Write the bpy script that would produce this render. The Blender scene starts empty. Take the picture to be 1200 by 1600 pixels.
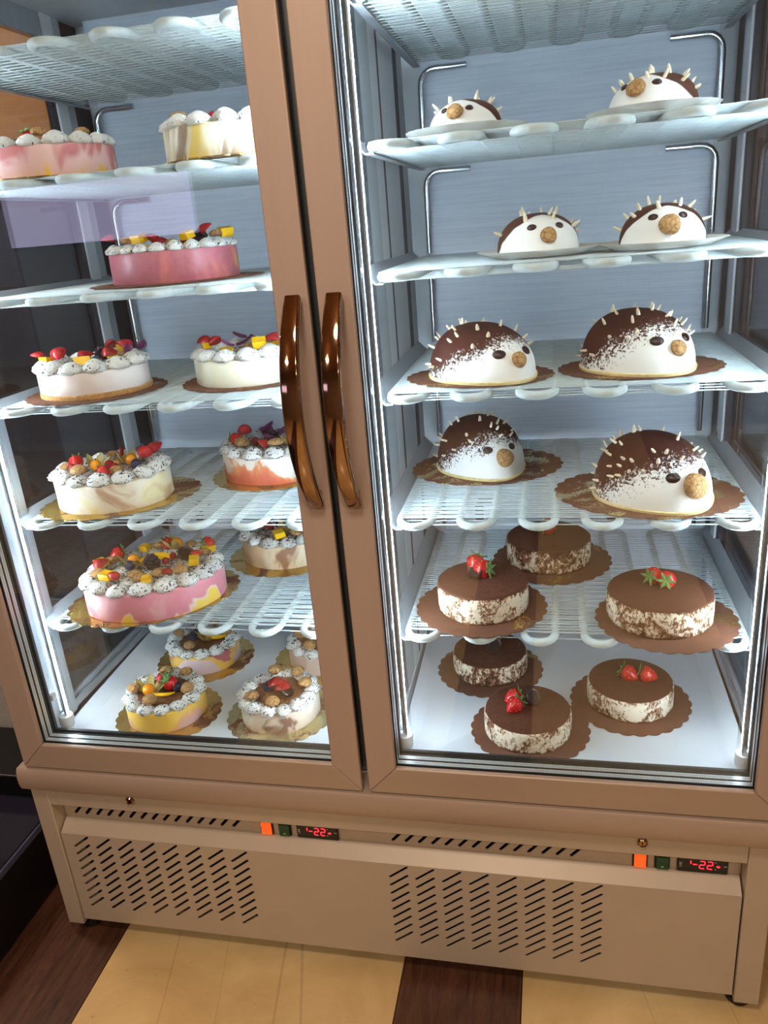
import bpy, bmesh, math, random
from mathutils import Vector, Matrix
PI = math.pi
scn = bpy.context.scene
COL = scn.collection

# ------------------------------------------------------------------ camera
cam_d = bpy.data.cameras.new('camera'); cam = bpy.data.objects.new('camera', cam_d); COL.objects.link(cam)
cam_d.sensor_fit = 'VERTICAL'; cam_d.sensor_height = 36.0; cam_d.sensor_width = 27.0
cam_d.lens = 1211.0 / 1600.0 * 36.0; cam_d.clip_start = 0.02
_R = ((0.97737579, 0.19600597, -0.07948725), (-0.00452877, -0.35632881, -0.93434965), (-0.21146170, 0.91357071, -0.34737949))
_m = Matrix(((_R[0][0], -_R[1][0], -_R[2][0]), (_R[0][1], -_R[1][1], -_R[2][1]), (_R[0][2], -_R[1][2], -_R[2][2])))
cam.matrix_world = Matrix.Translation((0.3189, -1.0563, 1.3646)) @ _m.to_4x4()
scn.camera = cam
# ------------------------------------------------------------------ world, exposure
w = bpy.data.worlds.new('world'); scn.world = w; w.use_nodes = True
w.node_tree.nodes['Background'].inputs[0].default_value = (0.9, 0.8, 0.7, 1)
w.node_tree.nodes['Background'].inputs[1].default_value = 0.10
scn.view_settings.view_transform = 'Standard'; scn.view_settings.look = 'None'
scn.view_settings.gamma = 1.0; scn.view_settings.use_curve_mapping = False
scn.view_settings.exposure = 0.2
LED_POWER = 48.0          # emission strength of the freezer's light strips
ROOM_WATT = 12.0          # each warm ceiling lamp
scn.cycles.transparent_max_bounces = 32
scn.cycles.max_bounces = 10

# ------------------------------------------------------------------ material helpers
def lin(c):
    o = []
    for v in c[:3]:
        v = v / 255.0
        o.append(v / 12.92 if v <= 0.04045 else ((v + 0.055) / 1.055) ** 2.4)
    return (o[0], o[1], o[2], 1.0)

class NT:
    def __init__(s, name):
        s.m = bpy.data.materials.new(name); s.m.use_nodes = True
        s.t = s.m.node_tree; s.b = s.t.nodes['Principled BSDF']; s.out = s.t.nodes['Material Output']
    def n(s, typ, **kw):
        nd = s.t.nodes.new(typ)
        for k, v in kw.items(): setattr(nd, k, v)
        return nd
    def l(s, a, b): s.t.links.new(a, b)
    def setv(s, sock, v):
        if hasattr(v, 'is_linked') or hasattr(v, 'links'): s.l(v, sock)
        else: sock.default_value = v
    def math(s, op, a, b=0.0, clamp=False):
        nd = s.n('ShaderNodeMath', operation=op); nd.use_clamp = clamp
        s.setv(nd.inputs[0], a); s.setv(nd.inputs[1], b); return nd.outputs[0]
    def coord(s, loc=(0, 0, 0), scale=(1, 1, 1), rot=(0, 0, 0), kind='Object'):
        tc = s.n('ShaderNodeTexCoord'); mp = s.n('ShaderNodeMapping')
        mp.inputs['Location'].default_value = loc; mp.inputs['Scale'].default_value = scale; mp.inputs['Rotation'].default_value = rot
        s.l(tc.outputs[kind], mp.inputs['Vector']); return mp.outputs[0]
    def sep(s, kind='Object'):
        tc = s.n('ShaderNodeTexCoord'); sp = s.n('ShaderNodeSeparateXYZ'); s.l(tc.outputs[kind], sp.inputs[0]); return sp.outputs
    def noise(s, vec, scale, detail=4, rough=0.55, dist=0.0):
        nd = s.n('ShaderNodeTexNoise'); s.l(vec, nd.inputs['Vector'])
        nd.inputs['Scale'].default_value = scale; nd.inputs['Detail'].default_value = detail
        nd.inputs['Roughness'].default_value = rough; nd.inputs['Distortion'].default_value = dist
        return nd.outputs['Fac']
    def ramp(s, fac, stops, interp='LINEAR'):
        nd = s.n('ShaderNodeValToRGB'); cr = nd.color_ramp; cr.interpolation = interp
        while len(cr.elements) < len(stops): cr.elements.new(0.5)
        for e, (p, c) in zip(cr.elements, stops):
            e.position = p; e.color = c if len(c) == 4 else (*c, 1)
        s.l(fac, nd.inputs[0]); return nd.outputs[0]
    def mix(s, fac, a, b):
        nd = s.n('ShaderNodeMix', data_type='RGBA')
        s.setv(nd.inputs[0], fac); s.setv(nd.inputs[6], a); s.setv(nd.inputs[7], b); return nd.outputs[2]
    def bump(s, h, strength=0.3, dist=0.002):
        nd = s.n('ShaderNodeBump'); nd.inputs['Strength'].default_value = strength; nd.inputs['Distance'].default_value = dist
        s.l(h, nd.inputs['Height']); s.l(nd.outputs[0], s.b.inputs['Normal'])
    def fin(s, col=None, rough=0.5, metal=0.0, spec=None, coat=0.0):
        if col is not None: s.setv(s.b.inputs['Base Color'], col)
        s.setv(s.b.inputs['Roughness'], rough); s.b.inputs['Metallic'].default_value = metal
        if spec is not None: s.b.inputs['Specular IOR Level'].default_value = spec
        s.b.inputs['Coat Weight'].default_value = coat
        return s.m

def plain(name, c, rough=0.5, metal=0.0, var=0.06, scale=40, bump=0.0, coat=0.0, spec=None, stretch=(1, 1, 1)):
    t = NT(name); v = t.coord(scale=stretch); f = t.noise(v, scale, 3)
    c = lin(c); lo = tuple(x * (1 - var) for x in c[:3]) + (1,); hi = tuple(min(1, x * (1 + var)) for x in c[:3]) + (1,)
    col = t.ramp(f, [(0.3, lo), (0.7, hi)])
    if bump: t.bump(f, bump)
    return t.fin(col, rough, metal, spec, coat)

def emit(name, c, strength):
    t = NT(name); t.fin(lin(c), 0.4)
    t.b.inputs['Emission Color'].default_value = lin(c); t.b.inputs['Emission Strength'].default_value = strength
    return t.m

def glass(name, tint=(1, 1, 1), r0=0.04, rough=0.0):
    t = NT(name); tr = t.n('ShaderNodeBsdfTransparent'); gl = t.n('ShaderNodeBsdfGlossy'); mx = t.n('ShaderNodeMixShader')
    tr.inputs[0].default_value = (*tint, 1); gl.inputs['Roughness'].default_value = rough
    lw = t.n('ShaderNodeLayerWeight'); lw.inputs[0].default_value = 0.5
    p = t.math('POWER', lw.outputs['Facing'], 5.0); p = t.math('MULTIPLY', p, 1 - r0); p = t.math('ADD', p, r0)
    t.l(p, mx.inputs[0]); t.l(tr.outputs[0], mx.inputs[1]); t.l(gl.outputs[0], mx.inputs[2]); t.l(mx.outputs[0], t.out.inputs[0])
    return t.m

# ------------------------------------------------------------------ mesh builder
class MB:
    def __init__(s): s.v = []; s.f = []
    def add(s, vs, fs):
        o = len(s.v); s.v += [tuple(v) for v in vs]; s.f += [tuple(i + o for i in f) for f in fs]; return s
    def box(s, a, b):
        (x0, y0, z0), (x1, y1, z1) = a, b
        x0, x1 = min(x0, x1), max(x0, x1); y0, y1 = min(y0, y1), max(y0, y1); z0, z1 = min(z0, z1), max(z0, z1)
        return s.add([(x0, y0, z0), (x1, y0, z0), (x1, y1, z0), (x0, y1, z0), (x0, y0, z1), (x1, y0, z1), (x1, y1, z1), (x0, y1, z1)],
                     [(0, 3, 2, 1), (4, 5, 6, 7), (0, 1, 5, 4), (1, 2, 6, 5), (2, 3, 7, 6), (3, 0, 4, 7)])
    def prism(s, poly, d, axis):      # polygon in the plane normal to axis, between d[0] and d[1]
        n = len(poly); P = []
        for t in d:
            for (a, b) in poly:
                P.append((t, a, b) if axis == 'x' else (a, t, b) if axis == 'y' else (a, b, t))
        return s.add(P, [tuple(range(n))[::-1], tuple(range(n, 2 * n))] + [(i, (i + 1) % n, n + (i + 1) % n, n + i) for i in range(n)])
    def lathe(s, prof, n=32, c=(0, 0, 0), sx=1, sy=1, fn=None, cap=True):
        vs = []; fs = []; m = len(prof)
        for (r, z) in prof:
            for k in range(n):
                a = 2 * PI * k / n; rr = r * (fn(a, z) if fn else 1)
                vs.append((c[0] + rr * math.cos(a) * sx, c[1] + rr * math.sin(a) * sy, c[2] + z))
        for j in range(m - 1):
            for k in range(n):
                fs.append((j * n + k, j * n + (k + 1) % n, (j + 1) * n + (k + 1) % n, (j + 1) * n + k))
        if cap:
            fs.append(tuple(range(n))[::-1]); fs.append(tuple(range((m - 1) * n, m * n)))
        return s.add(vs, fs)
    def sweep(s, pts, prof, closed=False, up=(0, 0, 1)):   # prof: list of (a,b) or radius
        if not isinstance(prof, list):
            r, n = prof; prof = [(r * math.cos(2 * PI * k / n), r * math.sin(2 * PI * k / n)) for k in range(n)]
        n = len(prof); pts = [Vector(p) for p in pts]; N = len(pts); vs = []; fs = []; upv = Vector(up)
        for i, p in enumerate(pts):
            a = pts[(i - 1) % N] if (closed or i > 0) else p; b = pts[(i + 1) % N] if (closed or i < N - 1) else p
            t = (b - a).normalized(); sd = t.cross(upv)
            if sd.length < 1e-4: sd = Vector((1, 0, 0))
            sd.normalize(); u2 = sd.cross(t)
            for (x, y) in prof: vs.append(p + sd * x + u2 * y)
        for i in range(N if closed else N - 1):
            j = (i + 1) % N
            for k in range(n): fs.append((i * n + k, i * n + (k + 1) % n, j * n + (k + 1) % n, j * n + k))
        if not closed: fs.append(tuple(range(n))[::-1]); fs.append(tuple(range((N - 1) * n, N * n)))
        return s.add(vs, fs)
    def ball(s, r, c=(0, 0, 0), n=12, m=8, sc=(1, 1, 1)):
        prof = [(r * math.sin(PI * j / m) + 1e-5, -r * math.cos(PI * j / m)) for j in range(m + 1)]
        o = len(s.v); s.lathe(prof, n)
        for i in range(o, len(s.v)):
            x, y, z = s.v[i]; s.v[i] = (c[0] + x * sc[0], c[1] + y * sc[1], c[2] + z * sc[2])
        return s
    def mesh(s, name, mat, smooth=False, angle=None):
        me = bpy.data.meshes.new(name); me.from_pydata(s.v, [], s.f); me.validate()
        bm = bmesh.new(); bm.from_mesh(me); bmesh.ops.recalc_face_normals(bm, faces=bm.faces); bm.to_mesh(me); bm.free()
        if mat: me.materials.append(mat)
        if smooth:
            for p in me.polygons: p.use_smooth = True
            if angle is not None:
                me.set_sharp_from_angle(angle=math.radians(angle))
        return me
    def build(s, name, mat, parent=None, smooth=False, angle=40, bevel=0.0, loc=None, rot=None, seg=2):
        return link(name, s.mesh(name, mat, smooth or bevel > 0, angle), parent, loc, rot, bevel, seg)

def link(name, me, parent=None, loc=None, rot=None, bevel=0.0, seg=2, scale=None):
    o = bpy.data.objects.new(name, me); COL.objects.link(o)
    if parent: o.parent = parent
    if loc: o.location = loc
    if rot: o.rotation_euler = rot
    if scale: o.scale = scale
    if bevel:
        md = o.modifiers.new('bevel', 'BEVEL'); md.width = bevel; md.segments = seg; md.limit_method = 'ANGLE'; md.angle_limit = math.radians(35)
    return o
def tag(o, label, cat, group=None, kind=None):
    if label: o['label'] = label
    if cat: o['category'] = cat
    if group: o['group'] = group
    if kind: o['kind'] = kind
    return o
def thing(name, loc, label, cat, group=None, rz=0):
    o = bpy.data.objects.new(name, None); COL.objects.link(o); o.location = loc; o.rotation_euler = (0, 0, rz); o.empty_display_size = 0.05
    return tag(o, label, cat, group)

def holed_plate(name, outline, holes, thick, mat, parent, loc, rot):
    """flat plate with real openings: a filled 2-D curve turned into a mesh"""
    cu = bpy.data.curves.new(name, 'CURVE'); cu.dimensions = '2D'; cu.fill_mode = 'BOTH'; cu.extrude = thick / 2
    for ring in [outline] + holes:
        sp = cu.splines.new('POLY'); sp.points.add(len(ring) - 1); sp.use_cyclic_u = True
        for p, (x, y) in zip(sp.points, ring): p.co = (x, y, 0, 1)
    tmp = bpy.data.objects.new('tmp', cu); COL.objects.link(tmp)
    dg = bpy.context.evaluated_depsgraph_get(); me = bpy.data.meshes.new_from_object(tmp.evaluated_get(dg))
    bpy.data.objects.remove(tmp); bpy.data.curves.remove(cu)
    me.name = name; me.materials.clear(); me.materials.append(mat)
    return link(name, me, parent, loc, rot)
def text_mesh(txt, size, mat, name):
    cu = bpy.data.curves.new(name, 'FONT'); cu.body = txt; cu.size = size; cu.extrude = 0.0003; cu.align_x = 'CENTER'; cu.align_y = 'CENTER'
    tmp = bpy.data.objects.new('tmp', cu); COL.objects.link(tmp)
    dg = bpy.context.evaluated_depsgraph_get(); me = bpy.data.meshes.new_from_object(tmp.evaluated_get(dg))
    bpy.data.objects.remove(tmp); bpy.data.curves.remove(cu); me.materials.clear(); me.materials.append(mat); me.name = name
    return me
def slot(cx, cy, ln, wd, ang, k=4):
    r = wd / 2; h = ln / 2 - r; P = []
    for e, a0 in ((1, -PI / 2), (-1, PI / 2)):
        for i in range(k + 1):
            a = a0 + PI * i / k; P.append((e * h + r * math.cos(a), r * math.sin(a)))
    c, s_ = math.cos(ang), math.sin(ang)
    return [(cx + x * c - y * s_, cy + x * s_ + y * c) for x, y in P]

# ------------------------------------------------------------------ materials
M = {}
M['frame'] = plain('bronze_painted_aluminium', (182, 160, 146), 0.45, 0.2, 0.03, 30, stretch=(1, 1, 0.05))
M['sill'] = plain('bronze_sill', (178, 156, 138), 0.42, 0.2, 0.03, 30, stretch=(0.05, 1, 1))
M['beige'] = plain('beige_enamel', (188, 172, 152), 0.42, 0.1, 0.03, 12)
M['black'] = plain('black_rubber', (16, 14, 14), 0.55)
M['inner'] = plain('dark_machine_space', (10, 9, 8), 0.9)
M['gold'] = plain('polished_bronze', (172, 142, 118), 0.07, 1.0, 0.02, 10)
M['alu'] = plain('brushed_aluminium', (196, 202, 206), 0.32, 0.85, 0.05, 60, stretch=(1, 1, 0.04))
M['rail'] = plain('galvanised_steel', (178, 184, 188), 0.4, 0.45, 0.06, 50, stretch=(1, 0.05, 1))
M['chrome'] = plain('chrome_pipe', (214, 220, 224), 0.14, 1.0, 0.02)
M['white'] = plain('white_plastic', (238, 240, 242), 0.4, 0, 0.02)
M['tray'] = plain('white_tray', (222, 228, 232), 0.32, 0, 0.03, 8)
M['coil'] = plain('frosted_white_coil', (192, 204, 202), 0.55, 0, 0.10, 60, 0.3)
M['wire'] = plain('frosted_wire', (180, 192, 193), 0.5, 0, 0.10, 40)
M['panelgrey'] = plain('grey_panel', (200, 207, 210), 0.35, 0.05, 0.05, 20, stretch=(1, 1, 0.1))
M['dark'] = plain('dark_gasket', (44, 46, 50), 0.4)
M['glass'] = glass('door_glass', (0.985, 0.995, 0.99), 0.035)
M['sideglass'] = glass('side_glass', (0.84, 0.86, 0.88), 0.10)
M['tube'] = glass('clear_acrylic', (0.96, 0.98, 0.99), 0.06, 0.05)
M['led'] = emit('led_strip', (226, 240, 255), LED_POWER)
M['led_back_fill'] = emit('added_rear_fill_strip', (222, 238, 255), LED_POWER * 4.0)  # added fill strip that brightens the back panel
# back panel: fine horizontal ribs of brushed blue-white sheet
t = NT('ribbed_back_sheet'); v = t.coord(scale=(0.4, 1, 14)); f = t.noise(v, 18, 3)
wv = t.n('ShaderNodeTexWave', wave_type='BANDS', bands_direction='Z'); t.l(t.coord(), wv.inputs[0]); wv.inputs['Scale'].default_value = 26; wv.inputs['Distortion'].default_value = 0.4
t.bump(wv.outputs['Fac'], 0.07, 0.002)
M['back'] = t.fin(t.ramp(f, [(0.3, lin((206, 217, 230))), (0.7, lin((226, 235, 244)))]), 0.42, 0.0)
# spacer bars between the panes: metal with two rows of perforation dots
t = NT('perforated_spacer'); sx = t.sep()
def dots(ax, off):
    a = t.math('SUBTRACT', t.math('FRACT', t.math('MULTIPLY', ax, 260.0)), 0.5); a = t.math('ABSOLUTE', a)
    return t.math('LESS_THAN', a, 0.28)
rowm = t.math('LESS_THAN', t.math('ABSOLUTE', t.math('SUBTRACT', t.math('ABSOLUTE', sx[1]), 0.0028)), 0.0007)
d_ = t.math('MULTIPLY', dots(t.math('ADD', sx[0], sx[2]), 0), rowm)
M['spacer'] = t.fin(t.mix(d_, lin((196, 202, 202)), lin((245, 248, 248))), 0.32, 0.45)
# wood, tile, stucco
def wood(name, lo, hi, axis_scale, rough=0.3):
    t = NT(name); v = t.coord(scale=axis_scale); f = t.noise(v, 6, 6, 0.6, 1.2); g = t.noise(v, 40, 3)
    f = t.math('ADD', t.math('MULTIPLY', f, 0.7), t.math('MULTIPLY', g, 0.3))
    return t.fin(t.ramp(f, [(0.32, lin(lo)), (0.68, lin(hi))]), rough)
M['plank'] = wood('dark_walnut_plank', (46, 27, 20), (98, 62, 44), (7, 0.8, 1))
M['plank2'] = wood('dark_walnut_plank_cross', (46, 27, 20), (98, 62, 44), (5, 0.6, 1))
t = NT('cream_marble_tile'); v = t.coord(); f = t.noise(v, 3.5, 6, 0.6, 1.0)
c0 = t.ramp(f, [(0.3, lin((196, 162, 108))), (0.7, lin((226, 196, 142)))])
sx = t.sep(); uu = t.math('ADD', sx[0], t.math('MULTIPLY', sx[1], 0.23)); cb = t.n('ShaderNodeCombineXYZ'); t.l(uu, cb.inputs[0]); t.l(t.math('MULTIPLY', sx[1], 0.02), cb.inputs[1])
n2 = t.noise(cb.outputs[0], 4.2, 1.0, 0.4, 0.0)
vein = t.math('LESS_THAN', t.math('ABSOLUTE', t.math('SUBTRACT', n2, 0.47)), 0.0022)
sp = t.math('GREATER_THAN', t.noise(v, 60, 2), 0.74)
c1 = t.mix(t.math('MULTIPLY', vein, 0.24), c0, lin((120, 88, 56))); c1 = t.mix(t.math('MULTIPLY', sp, 0.35), c1, lin((140, 100, 60)))
M['tile'] = t.fin(c1, 0.22)
M['stucco'] = plain('rough_grey_stucco', (176, 172, 166), 0.9, 0, 0.1, 60, 0.6)
M['darkwall'] = plain('dark_plum_panel', (66, 58, 64), 0.45, 0, 0.12, 6)
M['litside'] = plain('pier_side_lit_grey', (120, 116, 112), 0.5, 0, 0.08, 6)  # grey tone holds the freezer light falling on the pier side
M['pale_reflection'] = plain('pale_side_glass_reflection', (196, 200, 204), 0.4, 0, 0.05, 5)  # pale tone imitates reflections in the right side glass
M['tan'] = wood('tan_wood', (178, 130, 78), (206, 160, 104), (0.5, 4, 4), 0.5)
M['ceil'] = wood('warm_ceiling', (170, 126, 84), (198, 154, 108), (0.6, 3, 1), 0.6)
M['wall'] = plain('warm_shop_wall', (150, 130, 112), 0.8, 0, 0.05, 4)
M['counter'] = plain('black_laminate', (14, 12, 16), 0.35)
M['counterglass'] = plain('dark_glossy_top', (34, 32, 46), 0.12, 0, 0.05)
M['edge'] = plain('blue_grey_edge', (92, 98, 128), 0.3, 0.4)
M['winframe'] = plain('window_frame_paint', (90, 74, 62), 0.5)
M['sky'] = emit('daylight_pane', (206, 196, 240), 2.6)
M['lampglow'] = emit('lamp_globe', (255, 218, 170), 7.0)
M['display'] = plain('black_display', (18, 14, 14), 0.25)
M['red'] = emit('red_digit', (255, 40, 60), 2.2)
M['orange'] = emit('orange_switch', (240, 84, 26), 0.9)
M['green'] = plain('green_switch', (22, 78, 46), 0.25)
M['print'] = plain('white_print', (200, 196, 190), 0.5)
# ------------------------------------------------------------------ the room
def struct(o): o['kind'] = 'structure'; return o
floor = struct(MB().box((-3.6, -4.0, -0.06), (3.0, 1.0, -0.012)).build('floor', M['black']))
TILE_Y = [-4.0, -2.2, -0.95, 0.30, 1.0]
def floor_run(x0, x1, name, mat):
    for a, b in zip(TILE_Y[:-1], TILE_Y[1:]):
        g = 0.0008
        MB().box((x0 + g, a + g, -0.012), (x1 - g, b - g, 0.0)).build(name, mat, floor, bevel=0.0006, seg=1)
floor_run(-3.6, -2.2, 'tile', M['tile']); floor_run(-2.2, -1.2, 'tile', M['tile'])
floor_run(-1.2, -0.80, 'plank', M['plank']); floor_run(-0.80, -0.573, 'plank', M['plank'])
floor_run(-0.573, 0.031, 'tile', M['tile']); floor_run(0.031, 0.260, 'plank', M['plank'])
floor_run(0.260, 0.864, 'tile', M['tile']); floor_run(0.864, 1.09, 'plank', M['plank']); floor_run(1.09, 3.0, 'tile', M['tile'])
struct(MB().box((-3.6, -4.1, 2.6), (3.0, 1.1, 2.66)).build('ceiling', M['ceil']))
WB = struct(MB().box((-3.7, 1.0, -0.06), (3.1, 1.1, 2.6)).build('wall_back', M['wall']))
struct(MB().box((3.0, -4.0, -0.06), (3.1, 1.0, 2.6)).build('wall_right', M['wall']))
struct(MB().box((-3.7, -4.0, -0.06), (-3.6, 1.0, 2.6)).build('wall_left', M['wall']))
wf = MB()
for a, b in (((-3.7, 0 - .06), (-3.4, 2.6)), ((-1.95, -.06), (3.1, 2.6)), ((-3.4, -.06), (-1.95, 1.40)), ((-3.4, 1.80), (-1.95, 2.6))):
    wf.box((a[0], -4.1, a[1]), (b[0], -4.0, b[1]))
struct(wf.build('wall_front', M['wall']))
win = struct(MB().box((-3.4, -4.09, 1.40), (-1.95, -4.07, 1.80)).build('window_1', M['sky']))
fr = MB()
fr.box((-3.42, -4.05, 1.38), (-1.93, -4.0, 1.41)); fr.box((-3.42, -4.05, 1.79), (-1.93, -4.0, 1.82)); fr.box((-3.42, -4.05, 1.41), (-3.39, -4.0, 1.79)); fr.box((-1.96, -4.05, 1.41), (-1.93, -4.0, 1.79))
fr.build('window_frame', M['winframe'], win)
# the pier beside the freezer: stucco foot, dark panel above, wooden soffit on top
pier = struct(MB().box((-1.9, 0.402, 0.0), (-0.722, 1.0, 1.565)).build('pier_or_added_block', M['litside']))
MB().box((-1.9, 0.392, 0.60), (-0.722, 0.402, 1.575)).build('panel', M['darkwall'], pier)
MB().box((-1.9, 0.388, 0.20), (-0.722, 0.402, 0.598)).build('stucco_foot', M['stucco'], pier)
MB().box((-1.9, 0.386, 0.0), (-0.722, 0.402, 0.20)).build('plinth', M['counter'], pier)
MB().box((-1.9, 0.386, 1.566), (-0.719, 1.0, 1.580)).build('cap', M['tan'], pier)
MB().box((-3.6, 0.985, 1.58), (-0.70, 0.999, 2.6)).build('cladding', M['tan'], WB)
reflection_block = struct(MB().box((0.775, 0.12, 0.0), (1.9, 1.0, 2.2)).build('pier_or_added_block', M['pale_reflection']))  # added unseen block; its pale colour stands in for reflections in the side glass
# low black platform at the left
pl = thing('low_platform', (-1.3, 0.1, 0), 'low black platform with a dark glossy top beside the freezer', 'platform')
def world_child(o, parent):
    o.parent = parent; o.matrix_parent_inverse = Matrix.Translation(parent.location).inverted(); return o
world_child(MB().box((-1.8, -1.2, 0.0), (-0.80, 0.38, 0.158)).build('body', M['counter'], bevel=0.003), pl)
world_child(MB().box((-1.8, -1.2, 0.160), (-0.803, 0.38, 0.178)).build('glossy_top', M['counterglass'], bevel=0.002), pl)
world_child(MB().box((-0.802, -1.2, 0.161), (-0.797, 0.38, 0.176)).build('edge_strip', M['edge'], bevel=0.001), pl)
world_child(MB().box((-1.8, 0.20, 0.179), (-0.83, 0.375, 0.235)).build('rear_curb', M['counter'], bevel=0.003), pl)

def ceiling_lamp(x, y, label):
    r = thing('pendant_lamp', (x, y, 2.60), label, 'lamp', 'round pendant lamps of the shop')
    MB().lathe([(0.05, -0.03), (0.055, -0.025), (0.055, 0.0), (0.05, 0.0)], 32).build('canopy', M['winframe'], r, True)
    MB().sweep([(0, 0, -0.03), (0, 0, -0.20)], (0.004, 8), up=(0, 1, 0)).build('cord', M['black'], r)
    MB().ball(0.095, (0, 0, -0.29), 28, 16).build('globe', M['lampglow'], r, True)  # glowing globe form chosen so the lamp lights the ceiling too
    ld = bpy.data.lights.new('lamp_light', 'AREA'); ld.shape = 'DISK'; ld.size = 0.30; ld.energy = ROOM_WATT; ld.color = (1.0, 0.85, 0.69)
    lo = bpy.data.objects.new('lamp_light', ld); COL.objects.link(lo); lo.parent = r; lo.location = (0, 0, -0.39)
for x, y, p in ((-0.9, -1.9, 'left of the freezer'), (0.9, -1.9, 'right of the freezer'), (1.9, -2.9, 'farthest from the freezer'), (0.1, -0.9, 'nearest the freezer doors'), (-1.5, 0.30, 'added to brighten the tan wall beside the freezer')):  # last lamp is added to light the tan cladding
    ceiling_lamp(x, y, 'round warm pendant lamp ' + p)

# ------------------------------------------------------------------ the freezer
FZ = thing('display_freezer', (0, 0, 0), 'tall bronze two-door glass display freezer full of ice-cream cakes', 'freezer')
XO = 0.692
# --- base
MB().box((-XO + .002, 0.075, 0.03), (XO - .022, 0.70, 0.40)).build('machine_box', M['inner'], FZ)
for s, x0, x1 in ((-1, -0.692, -0.656), (1, 0.630, 0.672)):
    MB().box((x0, 0.012, 0.024), (x1, 0.70, 0.388)).build('side_post', M['beige'], FZ, bevel=0.002)
for x in (-0.66, 0.645):
    for y in (0.045, 0.64):
        MB().lathe([(0.020, 0.0), (0.022, 0.004), (0.022, 0.014), (0.010, 0.018), (0.010, 0.026)], 20, (x, y, 0)).build('foot', M['black'], FZ, True)
prof = [(-0.004, 0.4385), (-0.007, 0.434), (-0.010, 0.418), (-0.009, 0.402), (-0.005, 0.391), (0.004, 0.387), (0.06, 0.387), (0.06, 0.4385)]
MB().prism(prof, (-0.694, 0.694), 'x').build('sill', M['sill'], FZ, True, 30)
MB().box((-0.655, 0.012, 0.3405), (0.629, 0.018, 0.388)).build('upper_lip', M['beige'], FZ, bevel=0.001)
MB().box((-0.655, 0.018, 0.3425), (0.629, 0.046, 0.3455)).build('lip_return', M['beige'], FZ)
# recessed strip with a row of openings
holes = [slot(-0.622 + k * 0.0245, 0.305, 0.034, 0.0062, 0.85) for k in range(15)] + [slot(0.037 + k * 0.0248, 0.305, 0.034, 0.0062, 0.85) for k in range(14)]
holed_plate('recessed_strip', [(-0.655, 0.270), (0.629, 0.270), (0.629, 0.345), (-0.655, 0.345)], holes, 0.002, M['beige'], FZ, (0, 0.0455, 0), (PI / 2, 0, 0))
# lower panel with chamfered head and two fields of openings
holes = []
for x0, nc in ((-0.612, 8), (0.040, 8)):
    for c in range(nc):
        for r in range(9):
            holes.append(slot(x0 + c * (0.0485 if x0 < 0 else 0.0492), 0.248 - r * 0.0198, 0.047, 0.0052, math.radians(38)))
holed_plate('grille_panel', [(-0.653, 0.038), (0.627, 0.038), (0.627, 0.266), (-0.653, 0.266)], holes, 0.002, M['beige'], FZ, (0, 0.016, 0), (PI / 2, 0, 0))
MB().prism([(0.015, 0.2665), (0.017, 0.2665), (0.0445, 0.2825), (0.0445, 0.2850), (0.0420, 0.2850)], (-0.653, 0.627), 'x').build('panel_chamfer', M['beige'], FZ)
for x, z in ((-0.475, 0.3685), (0.464, 0.3685)):
    lk = MB().lathe([(0.0085, 0), (0.0085, 0.004), (0.0065, 0.006), (0.0058, 0.0045)], 20).build('lock', M['gold'], FZ, True, 35, loc=(x, 0.012, z), rot=(PI / 2, 0, 0))
    MB().box((-0.0008, -0.0035, 0.0046), (0.0008, 0.0035, 0.0052)).build('keyhole', M['black'], lk)
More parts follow.
